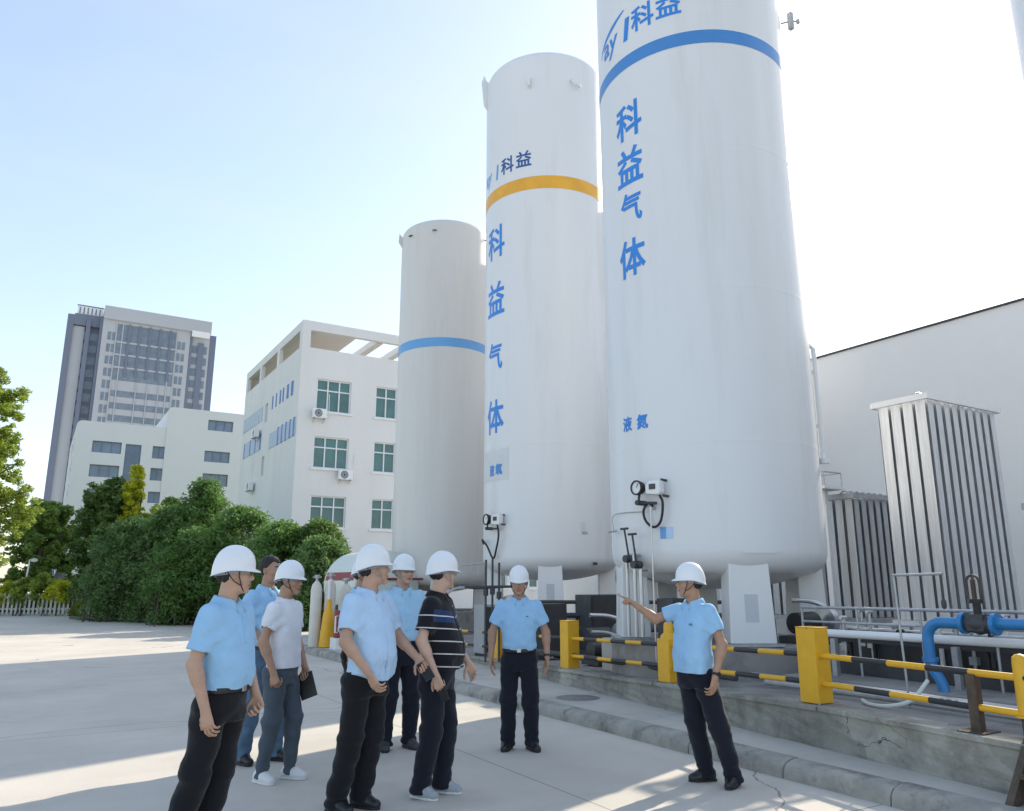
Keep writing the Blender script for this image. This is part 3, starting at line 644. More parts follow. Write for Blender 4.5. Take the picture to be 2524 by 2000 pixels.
mb = MB(); pts = [(7.7, 4.27, 1.44), (7.7, 4.27, 1.60)] + arc((7.7, 4.21, 1.60), .06, 0, 180, 8, (0, 1, 0), (0, 0, 1)) + [(7.7, 4.15, 1.44)]; mb.tube(pts, .012, 6); mb.tube([(7.7, 4.21, 1.44), (7.7, 4.21, 1.62)], .022, 8); mb.build('yoke', 'brown', v)
pl = thing('sampling_pole', 'thin bare steel pole with a short arm on top, before the tall vaporizer', 'pole', (7.05, 4.57, .47))
mb = MB(); mb.tube([(7.05, 4.57, .47), (7.06, 4.60, 1.66)], .011, 8); mb.tube([(7.06, 4.61, 1.66), (7.06, 4.12, 1.67)], .013, 8); mb.build('pole', 'galv', pl)
mb = MB(); mb.tube([(7.06, 4.14, 1.66), (7.06, 4.14, 1.42)], .012, 6); mb.lathe([(.01, 1.36), (.022, 1.38), (.022, 1.43), (.01, 1.45)], (7.06, 4.14, 0), 8); mb.build('sample_tap', 'charc', pl)
# low manifolds and clutter under the header pipe
rk = random.Random(21)
for n_, (xa, y0, y1, lb) in enumerate(((8.5, 6.3, 3.9, 'dark pipe manifold with a row of small valves under the grey handrail'), (8.9, 3.8, 1.8, 'dark pipe manifold near the right edge, under the blue pipe'))):
    mf = thing('pipe_manifold', lb, 'manifold', (xa, (y0 + y1) / 2, .47), 'pipe manifolds on the yard floor')
    for z, r, m_ in ((.62, .045, 'charc'), (.86, .03, 'galv'), (1.05, .022, 'steel')):
        mb = MB(); mb.tube([(xa, y0, z), (xa, y1, z)], r, 10); mb.build('header', m_, mf)
    y = y0 - .1
    while y > y1 + .1:
        mb = MB(); dx = rk.uniform(-.12, .12); zt = rk.uniform(.95, 1.28)
        mb.tube([(xa + dx, y, .47), (xa + dx, y, zt)], rk.choice((.012, .018, .025)), 8)
        mb.tube([(xa + dx - .05, y, zt), (xa + dx + .05, y, zt)], .022, 8)
        if rk.random() < .6: mb.box((xa + dx - .035, y - .04, zt * .72 - .05), (xa + dx + .035, y + .04, zt * .72 + .03))
        mb.build('branch_valve', rk.choice(('charc', 'steel', 'black', 'galv', 'wht')), mf); y -= rk.uniform(.12, .2)
for y0, y1, x, z, r, m_, lb in ((6.2, 2.0, 7.0, .53, .03, 'galv', 'grey floor pipe just behind the low wall, near the bollards'), (6.6, 2.2, 7.25, .54, .04, 'steel', 'shiny floor pipe running beside the grey one'), (11.0, 6.6, 6.98, .53, .035, 'charc', 'dark floor pipe along the foot of the nearest tank')):
    mb = MB(); mb.tube(catmull([(x, y0, z), (x + .03, (y0 * 2 + y1) / 3, z), (x - .03, (y0 + 2 * y1) / 3, z), (x, y1, z)]), r, 10); tag(mb.build('floor_pipe', m_, None, origin=(x, (y0 + y1) / 2, .47)), lb, 'pipe', 'pipes lying on the yard floor')
mb = MB(); mb.tube(catmull([(6.9, 4.95, .5), (6.8, 4.8, .49), (6.78, 4.6, .5), (6.9, 4.45, .56), (7.1, 4.4, .72)]), .018, 8); tag(mb.build('flexible_hose', 'pgreen', None, origin=(6.85, 4.7, .47)), 'pale coiled hose on the floor right of the nearest square bollard', 'hose')
mb = MB(); mb.box((7.5, 2.5, .46), (9.6, 6.4, .56)); struct(mb.build('plinth', 'yard', bevel=.01))
sk = thing('equipment_skid', 'long low black steel skid with vertical bars under the white lagged pipe', 'skid', (8.25, 4.2, .47))
mb = MB(); mb.box((8.2, 1.9, .562), (8.45, 6.25, .70)); mb.box((8.2, 1.9, .92), (8.27, 6.25, .98)); mb.build('beam', 'charc', sk)
y = 1.95
while y < 6.2: mb = MB(); mb.box((8.215, y, .701), (8.255, y + .03, .919)); mb.build('bar', 'black', sk); y += .31
mb = MB(); mb.box((8.46, 1.9, .562), (8.47, 6.25, 1.0)); mb.build('back_panel', 'charc', sk)

# ------------------------------------------------------------------ equipment under and between the tanks
def pump(x, y, z, s, label, m='charc'):
    t = thing('pump_skid', label, 'pump', (x, y, z), 'pumps under the tanks')
    mb = MB(); mb.box((x - .45 * s, y - .28 * s, z), (x + .45 * s, y + .28 * s, z + .10 * s)); mb.build('base_frame', 'charc', t, bevel=.01)
    mb = MB(); mb.lathe([(.02, -.32 * s), (.15 * s, -.30 * s), (.16 * s, .1 * s), (.12 * s, .12 * s), (.05 * s, .2 * s)], (x - .12 * s, y, z + .28 * s), 20, axis='x'); mb.build('motor', m, t)
    mb = MB(); mb.lathe([(.05 * s, .1 * s), (.2 * s, .12 * s), (.2 * s, .24 * s), (.08 * s, .27 * s)], (x + .1 * s, y, z + .30 * s), 20, axis='x'); mb.build('pump_head', 'steel', t)
    mb = MB(); mb.tube(catmull([(x + .28 * s, y, z + .4 * s), (x + .28 * s, y, z + .5 * s), (x + .1 * s, y + .1, z + .58 * s), (x - .2 * s, y + .2, z + .6 * s)]), .035 * s, 10); mb.build('outlet_pipe', 'steel', t)
pump(7.95, 10.2, .33, .8, 'grey motor pump on the yard floor, seen between the middle and nearest tanks')
pump(8.9, 11.4, .29, 1.2, 'dark motor pump behind the pale tank leg, between the middle and nearest tanks', 'charc')
pump(8.9, 7.0, .82, .9, 'dark motor pump under the nearest tank, behind the pointing man', 'black')
def cabinet(x, y, z, w_, d, h, label, m, door='grey'):
    t = thing('control_cabinet', label, 'cabinet', (x, y, z), 'cabinets standing among the tanks')
    mb = MB(); mb.box((x - w_ / 2, y - d / 2, z + .06), (x + w_ / 2, y + d / 2, z + h)); mb.build('body', m, t, bevel=.01)
    mb = MB(); mb.box((x - w_ / 2 + .03, y - d / 2 - .018, z + .10), (x + w_ / 2 - .03, y - d / 2 - .002, z + h - .04)); dr = mb.build('door', door, t)
    mb = MB(); mb.box((x + w_ / 2 - .1, y - d / 2 - .04, z + h * .5), (x + w_ / 2 - .07, y - d / 2 - .019, z + h * .5 + .12)); mb.build('handle', 'black', dr)
    for s_ in (-1, 1):
        mb = MB(); mb.box((x + s_ * (w_ / 2 - .05) - .03, y - d / 2 + .02, z), (x + s_ * (w_ / 2 - .05) + .03, y + d / 2 - .02, z + .058)); mb.build('foot', 'black', t)
cabinet(7.15, 7.75, .41, .34, .30, .98, 'slim charcoal cabinet beside the white leg left of the pointing man', 'charc', 'charc')
cabinet(8.0, 11.9, .27, .5, .35, .95, 'dark cabinet behind the square bollard, between the middle and nearest tanks', 'charc', 'charc')
cabinet(7.75, 13.4, .22, .75, .4, .95, 'steel-faced dark cabinet between the striped-shirt man and the front-on man', 'grey', 'charc')
mb = MB(); mb.box((7.25, 9.0, .34), (7.75, 9.45, .80)); tag(mb.build('concrete_block', 'walk', None, bevel=.02, origin=(7.5, 9.2, .47)), 'pale concrete block behind the striped rails, right of the square bollard', 'block')
# valve rack left of the middle tank
vr = thing('valve_rack', 'upright rack of thin pipes and dark valves at the left foot of the orange-banded tank', 'valve rack', (6.95, 12.1, .47))
for dx, dy, zt in ((0, 0, 1.98), (.10, -.06, 2.0), (.2, -.12, 1.93)):
    mb = MB(); mb.tube([(6.85 + dx, 12.2 + dy, .25), (6.85 + dx, 12.2 + dy, zt)], .02, 8); mb.tube([(6.85 + dx, 12.2 + dy, zt - .62), (6.85 + dx, 12.2 + dy, zt - .5)], .045, 10); mb.build('riser_pipe', 'charc', vr)
mb = MB(); mb.tube([(6.45, 12.5, 1.52), (6.7, 12.3, 1.50), (7.3, 11.95, 1.52)], [.02, .035, .02], 8); mb.build('handle_bar', 'charc', vr)
mb = MB(); mb.tube([(6.45, 12.45, 1.88), (6.85, 12.2, 1.93)], .014, 6)
for k in range(5): mb.tube([(6.47 + k * .09, 12.44 - k * .055, 1.89), (6.47 + k * .09, 12.44 - k * .055, 1.72)], .008, 6)
mb.build('drip_manifold', 'galv', vr)
mb = MB(); mb.tube(arc((6.45, 12.35, .55), .95, 8, 95, 12, (-.55, .25, 0), (0, 0, 1)), .025, 8); mb.build('hoop_pipe', 'galv', vr)
mb = MB(); mb.lathe([(.02, -.13), (.14, -.12), (.16, 0), (.14, .12), (.02, .13)], (7.2, 11.9, 1.22), 18, axis='x'); mb.tube([(7.2, 11.9, .26), (7.2, 11.9, 1.1)], .03, 8); mb.build('flow_meter', 'steel', vr)
for k, (z, lb) in enumerate(((.72, 'lowest dark pipe between the middle and nearest tanks'), (.98, 'middle dark pipe between the middle and nearest tanks'), (1.22, 'highest dark pipe between the middle and nearest tanks'))):
    t = thing('transfer_pipe', lb, 'pipe', (9.6, 11.6, .28), 'dark transfer pipes between the tanks'); mb = MB(); mb.tube([(7.9 + k * .2, 12.9, z), (11.4, 10.6 + k * .1, z)], .06 - .012 * k, 10); mb.build('pipe_run', 'charc', t)
    for f in (.15, .5, .85):
        x, y = 7.9 + k * .2 + (3.5 - k * .2) * f, 12.9 - (2.3 - k * .1) * f; mb = MB(); mb.box((x - .03, y - .03, .25), (x + .03, y + .03, z - .05)); mb.build('support', 'charc', t)
cabinet(9.4, 12.2, .26, .9, .5, 1.1, 'widest dark cabinet, far under the gap between the middle and nearest tanks', 'charc', 'charc')
# --- far left end of the yard: cylinders, tanker, bucket
for k, (x, y, h, r, lb) in enumerate(((5.75, 18.35, 1.62, .13, 'leftmost off-white gas cylinder beside the white T-shirt man'), (6.05, 18.25, 1.66, .13, 'off-white gas cylinder second from the left, next to the white T-shirt man'), (6.55, 18.6, 1.55, .16, 'widest off-white cylinder, just left of the yellow bottle-necked post'))):
    t = thing('gas_cylinder', lb, 'gas cylinder', (x, y, .13), 'off-white gas cylinders at the far end of the yard')
    mb = MB(); mb.lathe([(r * .9, .0), (r, .04), (r, h - .2), (r * .8, h - .09), (r * .4, h - .02), (r * .3, h)], (x, y, .0), 20); mb.build('body', 'cyl', t)
    mb = MB(); mb.lathe([(r * .25, h), (r * .25, h + .05), (r * .5, h + .06), (r * .5, h + .12), (r * .3, h + .14)], (x, y, 0), 12); mb.tube([(x - .1, y, h + .08), (x + .1, y, h + .08)], .02, 8); mb.build('valve', 'galv', t)
mb = MB(); x, y = 5.98, 18.1; t = thing('bollard', 'yellow bottle-necked post among the off-white cylinders, far left of the wall', 'bollard', (x, y, .13))
mb.lathe([(.19, .14), (.19, .18), (.15, .6), (.12, .9), (.06, 1.02), (.05, 1.2)], (x, y, 0), 20); mb.build('post', 'yellow', t)
mb = MB(); mb.tube([(x, y, 1.2), (x, y, 1.55)], .035, 10); mb.tube([(x, y, 1.55), (x + .0, y, 1.64)], .05, 10); mb.build('neck', 'wht', t)
t = thing('fire_bucket', 'dark red drum with a white foot, behind the man with the untucked shirt', 'drum', (6.1, 17.45, .13))
mb = MB(); mb.lathe([(.17, .38), (.19, .40), (.19, .95), (.17, .97), (.02, .97)], (6.1, 17.45, 0), 20); mb.build('drum', 'red', t)
mb = MB(); mb.box((5.9, 17.25, .13), (6.3, 17.65, .379)); mb.build('stand', 'wht', t)
mb = MB(); mb.tube([(5.95, 17.33, .5), (5.87, 17.25, .5), (5.87, 17.25, .85), (5.95, 17.33, .85)], .018, 6); mb.build('handle', 'wht', t)
tk = thing('tanker_trailer', 'rounded pale tanker end with a red stripe, mostly hidden behind the untucked-shirt man', 'tanker', (8.3, 23.5, 0))
ty, tx, tz, trr = 20.2, 8.3, 1.5, .90
mb = MB(); mb.lathe([(.02, -.16), (.4, -.13), (.75, -.05), (.93, .06), (.95, .15), (.95, 2.6), (.7, 2.78), (.02, 2.85)], (tx, ty, tz), 40, axis='y'); mb.build('barrel', 'pgreen', tk)
mb = MB(); n_ = 24
vs = [(tx + .955 * math.cos(R(a)), yy, tz + .955 * math.sin(R(a))) for yy in (ty + .14, ty + 2.5) for a in (158, 165, 172)]; mb.add(vs, [(0, 1, 4, 3), (1, 2, 5, 4)])
mb.box((tx - .94, ty - .20, tz + .14), (tx + .94, ty - .17, tz + .20)); mb.build('stripe', 'red', tk)
mb = MB(); mb.lathe([(.0, -.03), (.07, -.02), (.08, .02)], (tx - .55, ty - .10, tz + .42), 14, axis='y'); mb.build('manway', 'black', tk)
mb = MB(); mb.box((tx - .8, ty - .1, .52), (tx + .8, ty + 2.7, .60)); mb.box((tx - .85, ty - .28, .45), (tx + .85, ty - .2, .62)); mb.build('chassis', 'charc', tk)
for s_ in (-1, 1):
    for yy in (.6, 1.7):
        mb = MB(); mb.lathe([(.3, -.12), (.45, -.13), (.48, -.08), (.48, .08), (.45, .13), (.3, .12)], (tx + s_ * .75, ty + yy, .485), 28, axis='x'); wq = mb.build('wheel', 'black', tk)
        mb = MB(); mb.lathe([(.02, -.09), (.28, -.10), (.29, .10), (.02, .09)], (tx + s_ * .75, ty + yy, .485), 20, axis='x'); mb.build('rim', 'galv', wq)

# ------------------------------------------------------------------ office building
X0, Y0, ZR = 12.2, 44.35, 17.0
of = thing('office_building', 'pale grey office block with an open roof loggia and air conditioners, left of the tanks', 'building', (X0, Y0, 0))
ux, nf = (1, 0, 0), (0, -1, 0); LX, LY = 24.0, 14.6
FR = []
for z0, z1 in ((11.5, 13.48), (8.1, 9.98), (4.66, 6.48), (1.2, 3.1)):
    FR += [(1.05, z0, 3.18, z1), (4.78, z0, 6.2, z1), (8.4, z0, 10.5, z1), (12.2, z0, 14.3, z1), (16, z0, 18.1, z1), (19.8, z0, 21.9, z1)]
LOG = [(.5, 15.32, 11.6, 16.42), (12.2, 15.32, 23.4, 16.42)]
mb = MB(); holes_wall(mb, (X0, Y0, 0), ux, LX, ZR, FR + LOG, nf, .24, 0, 0)
SL = [(.55, 15.35, 5.2, 16.45), (5.75, 15.35, 9.9, 16.45), (10.4, 15.35, 14.1, 16.45)]     # openings of the side wall, its x runs back from the corner
SW = [(7.35, 12.0, 8.0, 13.3), (7.35, 8.4, 8.0, 9.7)]
holes_wall(mb, (X0, Y0, 0), (0, 1, 0), LY, ZR, SL + SW, (-1, 0, 0), .24, 0, 0)
mb.add([(X0 + LX, Y0, 0), (X0 + LX, Y0 + LY, 0), (X0 + LX, Y0 + LY, ZR), (X0 + LX, Y0, ZR)], [(0, 1, 2, 3)])
mb.add([(X0, Y0 + LY, 0), (X0 + LX, Y0 + LY, 0), (X0 + LX, Y0 + LY, ZR), (X0, Y0 + LY, ZR)], [(0, 1, 2, 3)])
mb.build('wall', 'wwall', of)
mb = MB(); i_ = .24                                    # roof terrace, its parapet's inner face, and the beams over it
mb.add([(X0 + i_, Y0 + i_, 15.2), (X0 + LX - i_, Y0 + i_, 15.2), (X0 + LX - i_, Y0 + LY - i_, 15.2), (X0 + i_, Y0 + LY - i_, 15.2)], [(0, 1, 2, 3)])
holes_wall(mb, (X0 + i_, Y0 + i_, 15.2), ux, LX - .48, ZR - 15.2, [(r[0] - i_, r[1] - 15.2, r[2] - i_, r[3] - 15.2) for r in LOG], (0, 1, 0), 0, 0, 0)
mb.build('roof_terrace', 'soffit', of)
mb = MB()
mb.box((X0 + .02, Y0 + .02, ZR - .40), (X0 + LX - .02, Y0 + .9, ZR + .0015)); mb.build('edge_beam', 'wwall', of)
mb = MB(); mb.box((X0 + .02, Y0 + .91, ZR - .41), (X0 + 3.6, Y0 + LY - .1, ZR + .003)); mb.build('roof_slab', 'wwall', of)
for k in range(8):
    x = X0 + 5.0 + k * 2.0; mb = MB(); mb.box((x, Y0 + .91, ZR - .45), (x + .45, Y0 + LY - .1, ZR - .02)); mb.build('roof_beam', 'wwall', of)
for r in FR: window(of, (X0, Y0, 0), ux, nf, r, 3 if r[2] - r[0] > 1.8 else 2, [.66], .075, 'gteal', 'trim')
for r in SW: window(of, (X0, Y0, 0), (0, 1, 0), (-1, 0, 0), r, 1, [.6], .06, 'gnavy', 'trim', sill=False)
def side_marks(z0, z1, spans, m):
    for a, b in spans: mb = MB(); mb.box((X0 - .03, Y0 + a, z0), (X0 - .004, Y0 + b, z1)); mb.build('painted_sign', m, of)
side_marks(12.62, 13.5, [(1.3, 1.75), (2.3, 2.7), (3.4, 3.65), (4.1, 4.35), (5.1, 5.3), (6.0, 6.2)], 'letterw')
side_marks(9.95, 11.1, [(.45, .8), (1.3, 1.6), (2.2, 2.5), (3.1, 3.4), (4.0, 4.3)], 'letterw')
side_marks(9.99, 11.0, [(.25, .44), (.81, 1.29), (1.61, 2.19), (2.51, 3.09), (3.41, 3.99), (4.31, 6.3)], 'palew')
side_marks(10.3, 11.4, [(8.6, 8.9), (10.0, 10.25), (11.5, 11.8), (13.3, 13.6)], 'letterw')
side_marks(10.3, 11.4, [(8.91, 9.99), (10.26, 11.49), (11.81, 13.29)], 'palew')
side_marks(12.3, 13.3, [(8.7, 14.3)], 'palew')
def aircon(o, ux, n_, x, z, label, drop=1.3):
    o = Vector(o); ux = Vector(ux); n_ = Vector(n_); c = o + ux * x + Vector((0, 0, z)); t = thing('air_conditioner', label, 'air conditioner', tuple(c), 'air conditioners on the office walls')
    up = Vector((0, 0, 1)); mb = MB(); mb.plate([c + ux * a + up * b + n_ * .14 for a, b in ((-.42, -.28), (.42, -.28), (.42, .28), (-.42, .28))], n_ * .32); mb.build('casing', 'wht', t, bevel=.02)
    mb = MB(); k = 24; f = c - ux * .1 + n_ * .462
    for r0, r1 in ((.23, .20), (.14, .12), (.06, .0)):
        vs = [f + (ux * math.cos(2 * math.pi * i / k) + up * math.sin(2 * math.pi * i / k)) * r for r in (r0, r1) for i in range(k)]; mb.add(vs, [(i, (i + 1) % k, k + (i + 1) % k, k + i) for i in range(k)])
    mb.add([f - n_ * .001 + (ux * math.cos(2 * math.pi * i / k) + up * math.sin(2 * math.pi * i / k)) * .235 for i in range(k)], [tuple(range(k))], 1); mb.build('fan_grille', ['black', 'grey'], t)
    mb = MB()
    for a in (-.3, .3): mb.tube([c + ux * a - up * .30 + n_ * .0, c + ux * a - up * .30 + n_ * .5], .02, 6); mb.tube([c + ux * a - up * .5, c + ux * a - up * .31 + n_ * .45], .015, 6)
    mb.build('bracket', 'galv', t)
    mb = MB(); mb.tube([c + ux * .42 + n_ * .3 - up * .1, c + ux * .62 + n_ * .12 - up * .1, c + ux * .62 + n_ * .04 + up * drop], .02, 6); mb.build('pipe', 'wht' if drop > 0 else 'black', t)
aircon((X0, Y0, 0), ux, nf, 1.2, 11.28, 'air conditioner under the top window of the office front'); aircon((X0, Y0, 0), ux, nf, 2.95, 7.75, 'air conditioner under the middle window of the office front')
aircon((X0, Y0, 0), (0, 1, 0), (-1, 0, 0), 9.1, 11.45, 'upper air conditioner on the shaded side wall of the office', 1.6); aircon((X0, Y0, 0), (0, 1, 0), (-1, 0, 0), 9.7, 7.9, 'lower air conditioner on the shaded side wall of the office', 1.9)

# ------------------------------------------------------------------ white annex behind
an = thing('annex_building', 'stepped white building with ribbon windows below the grey tower', 'building', (2, 84, 0))
AR = [(1.5, 13.8, 4.05, 14.93), (1.5, 11.43, 4.05, 12.62), (1.5, 9.03, 3.4, 10.29), (4.4, 9.2, 5.83, 14.85), (6.85, 13.61, 8.1, 14.86), (6.85, 11.41, 8.1, 12.65), (6.85, 9.18, 8.1, 10.3),
      (1.5, 6.6, 4.05, 7.8), (6.85, 6.8, 8.1, 8.0)]
AR2 = [(4.85, 16.96, 7.35, 18.07), (4.75, 13.66, 7.25, 14.8), (4.75, 11.2, 7.25, 12.45), (4.8, 9.0, 7.3, 10.1), (4.8, 6.6, 7.3, 7.8)]
mb = MB(); holes_wall(mb, (2.0, 84, 0), ux, 7.95, 16.3, AR[:3] + AR[3:4] + AR[4:], nf, .3)
holes_wall(mb, (9.95, 83.9, 0), ux, 0.0 + 9.0, 18.5, [(r[0] - .95, r[1], r[2] - .95, r[3]) for r in AR2], nf, .3)
def rtop(mb, x0, x1, y, z0, rl, dy):                   # rounded parapet above a wall
    pts = [(x0, z0)] + [(x0 + rl - rl * math.cos(R(9 * i)), z0 + rl * math.sin(R(9 * i))) for i in range(11)] + [(x1, z0 + rl), (x1, z0)]
    mb.plate([(x, y, z) for x, z in pts], (0, dy, 0))
rtop(mb, 2.0, 9.96, 84.0, 16.3, .5, 16); rtop(mb, 9.95, 19, 83.9, 18.5, .5, 16)
mb.box((2.0, 84.31, 0), (9.94, 100, 16.299)); mb.box((9.95, 84.25, 0), (18.95, 100, 18.499))
mb.add([(2, 84, 0), (2, 84.31, 0), (2, 84.31, 16.3), (2, 84, 16.3)], [(0, 1, 2, 3)]); mb.add([(9.95, 83.9, 0), (9.95, 84.25, 0), (9.95, 84.25, 18.5), (9.95, 83.9, 18.5)], [(0, 1, 2, 3)])
mb.build('wall', 'annex', an)
for r in AR:
    if r[3] - r[1] > 3: window(an, (2, 84, 0), ux, nf, r, 1, [], .05, 'gnavy', 'tdark', .1, False)
    else: window(an, (2, 84, 0), ux, nf, r, 3 if r[2] - r[0] > 2 else 2, [], .07, 'gblue', 'tdark', .25, False)
for r in AR2: window(an, (9.95, 83.9, 0), ux, nf, (r[0] - .95, r[1], r[2] - .95, r[3]), 3, [], .07, 'gblue', 'tdark', .25, False)
for z in (7, 9.5, 12, 14):
    [MB().box((1.97, yy, z), (1.998, yy + .6, z + 1.3)).build('side_window', 'gnavy', an) for yy in (86, 90)]

# ------------------------------------------------------------------ grey tower far behind
tw = thing('office_tower', 'tall grey office tower with dark vertical strips, far behind on the left', 'building', (20, 255, 0))
mb = MB(); mb.box((9.5, 252, 0), (34.0, 280, 82.3)); mb.box((9.5, 251.2, 78.6), (40.0, 251.99, 82.6)); mb.box((34.0, 253, 0), (40.0, 280, 81.0)); mb.build('body', 'tgrey', tw)
mb = MB(); mb.box((1.9, 255, 0), (4.9, 277, 76.0)); mb.box((40.8, 256, 0), (41.6, 278, 74)); mb.build('wing_panel', 'tgrey', tw)
mb = MB(); mb.box((0.2, 254.2, 0), (1.88, 280, 79.2)); mb.box((1.89, 254.2, 76.2), (9.49, 256, 79.6)); mb.box((1.89, 255.6, 0), (9.49, 279, 78.9))
mb.box((5.2, 253.6, 0), (6.35, 255.59, 78)); mb.box((8.75, 252.6, 0), (9.49, 255.59, 79.4)); mb.box((40.01, 253.4, 0), (42.0, 280, 78.8)); mb.box((36.6, 252.4, 0), (38.3, 252.99, 75.5)); mb.box((34.05, 252.2, 0), (34.8, 252.99, 77)); mb.build('dark_wing', 'tdark', tw)
for i in range(15):
    z = 20 + 3.72 * i
    for x0, x1, y in ((6.45, 8.65, 255.55), (34.9, 36.5, 252.95), (4.95, 5.18, 254.9), (38.4, 39.4, 252.95)):
        mb = MB(); mb.box((x0, y - .04, z), (x1, y, z + 2.4)); mb.build('window', 'gtower', tw)
    for x0 in (11.0, 30.5):
        mb = MB()
        for dx in (0, 1.25): mb.box((x0 + dx, 251.94, z + .2), (x0 + dx + .95, 251.99, z + 2.7))
        mb.build('window', 'gtower', tw)
for i in range(11):
    z = 18 + 3.72 * i
    mb = MB(); mb.box((13.6, 251.93, z), (29.8, 251.99, z + 1.9)); mb.build('window_band', 'gtower', tw)
mb = MB(); mb.box((13.4, 251.92, 60.2), (29.9, 251.99, 77.6)); mb.build('curtain_wall', 'gtower', tw)
for i in range(5):
    mb = MB(); x = 16.4 + 2.9 * i; mb.box((x, 251.5, 61.5), (x + .6, 251.91, 77.8)); mb.build('fin', 'tdark', tw)
mb = MB()
for z in (63.9, 67.8, 71.7): mb.box((13.4, 251.7, z), (29.9, 251.91, z + .5))
for x in (13.1, 14.8, 28.3, 30.0): mb.box((x, 251.75, 18), (x + .3, 251.915, 78))
for k in range(3): mb.box((20 + 3.1 * k, 251.72, 18), (20.25 + 3.1 * k, 251.905, 60))
mb.build('facade_frame', 'tgrey', tw)
mb = MB(); mb.box((2.5, 255, 79.7), (9.3, 255.3, 82.4)); mb.build('roof_sign', 'trim', tw); mb = MB()
for k in range(6): mb.box((3.0 + k * 1.05, 254.9, 80.1), (3.3 + k * 1.05, 254.99, 82.0))
for z in (79.62, 82.41): mb.box((2.3, 254.9, z), (9.4, 255.4, z + .3))
mb.build('sign_frame', 'tdark', tw)
mb = MB(); mb.box((34.3, 251.0, 76.9), (39.6, 251.18, 78.9)); mb.build('roof_sign', 'trim', tw)

# ------------------------------------------------------------------ trees and shrubs
def leaves(blobs, n, size, seed, asp=1.6, flat=.5):
    """n small leaf quads spread through clumps (centre, radii): returns MB"""
    g = np.random.default_rng(seed); mb = MB()
    vol = np.array([b[1][0] * b[1][1] * b[1][2] for b in blobs]) ** .72; cnt = np.maximum(4, (n * vol / vol.sum())).astype(int)
    P = []; 
    for (c, r), k in zip(blobs, cnt):
        d = g.normal(size=(k, 3)); d /= np.linalg.norm(d, axis=1)[:, None]; rad = g.random(k) ** .45
        P.append(np.array(c) + d * rad[:, None] * np.array(r))
    P = np.concatenate(P); k = len(P)
    nn = g.normal(size=(k, 3)); nn[:, 2] = np.abs(nn[:, 2]) + flat; nn /= np.linalg.norm(nn, axis=1)[:, None]
    t = np.cross(nn, g.normal(size=(k, 3))); t /= np.linalg.norm(t, axis=1)[:, None]; b = np.cross(nn, t)
    s = size * g.uniform(.6, 1.35, k)[:, None]
    V = np.stack([P - t * s * asp, P - b * s * .6 + t * s * .1, P + t * s * asp - nn * s * .35, P + b * s * .6 + t * s * .1], 1).reshape(-1, 3)
    mb.v = [tuple(p) for p in V.tolist()]; mb.f = [(4 * i, 4 * i + 1, 4 * i + 2, 4 * i + 3) for i in range(k)]; mb.m = [0] * k; mb.sm = [False] * k
    return mb
def quick(mb, name, m, parent):
    me = bpy.data.meshes.new(name); o0 = ORG[parent]
    me.from_pydata([(a - o0.x, b - o0.y, c - o0.z) for a, b, c in mb.v], [], mb.f); me.materials.append(m)
    o = bpy.data.objects.new(name, me); S.collection.objects.link(o); o.parent = parent; return o
def crown(cx, cy, z0, z1, rad, k, seed, cr=(.35, .6), top=.5):
    """clumps filling an uneven crown envelope"""
    q = random.Random(seed); out = []
    for _ in range(k):
        f = q.random() ** .8; z = z0 + (z1 - z0) * f
        env = rad * ((math.sqrt(max(.02, 1 - ((f - .38) / .62) ** 2)) if f > .38 else .8 + .2 * f / .38) if top > 0 else (1 - f) ** .62 + .06)
        a = q.uniform(0, 2 * math.pi); rr = env * (q.random() ** .45) * q.uniform(.75, 1.12); s = q.uniform(*cr)
        out.append(((cx + rr * math.cos(a), cy + rr * math.sin(a), z), (s, s, s * q.uniform(.6, .9))))
    return out
def tree(name, label, cat, x, y, blobs, n, size, m, seed, trunk, group=None, asp=1.6):
    t = thing(name, label, cat, (x, y, 0), group)
    quick(leaves(blobs, n, size, seed, asp), 'crown', m, t)
    q = random.Random(seed + 5); r0, h = trunk; mb = MB()
    mb.tube([(x, y, -.05), (x + q.uniform(-.1, .1), y, h * .35), (x + q.uniform(-.2, .2), y + q.uniform(-.1, .1), h * .7), (x + q.uniform(-.2, .2), y, h)], [r0 * 1.25, r0, r0 * .7, r0 * .3], 9)
    for b in q.sample(blobs, min(14, len(blobs))):
        z = min(b[0][2] * .7, h * q.uniform(.4, .9)); mb.tube([(x, y, z), ((x * .5 + b[0][0] * .5), (y + b[0][1]) / 2, (z + b[0][2]) / 2 + .1), b[0]], [r0 * .4, r0 * .22, r0 * .08], 6)
    mb.build('trunk', 'bark', t); return t
LM = dict(light=leaf_mat('light leaves', (0.231, 0.312, 0.048), (0.390, 0.481, 0.067), .5), mid=leaf_mat('mid leaves', (0.162, 0.261, 0.050), (0.254, 0.376, 0.076), .5),
          deep=leaf_mat('deep leaves', (0.096, 0.177, 0.044), (0.162, 0.261, 0.060), .45), blueg=leaf_mat('bluish leaves', (0.115, 0.209, 0.067), (0.173, 0.293, 0.083), .45), yel=leaf_mat('yellow green leaves', (0.460, 0.501, 0.034), (0.736, 0.752, 0.050), .55), hedge=leaf_mat('cypress leaves', (0.104, 0.209, 0.050), (0.173, 0.303, 0.067), .45))
def core(parent, blobs, k, z0=0):                      # dense twigs inside a thick shrub
    q = random.Random(k); mb = MB()
    for b in blobs[::3]:
        c = b[0]; mb.tube([(c[0] + q.uniform(-.2, .2), c[1] + q.uniform(-.2, .2), z0), c], [.03, .008], 5)
    mb.build('stem', 'bark', parent)
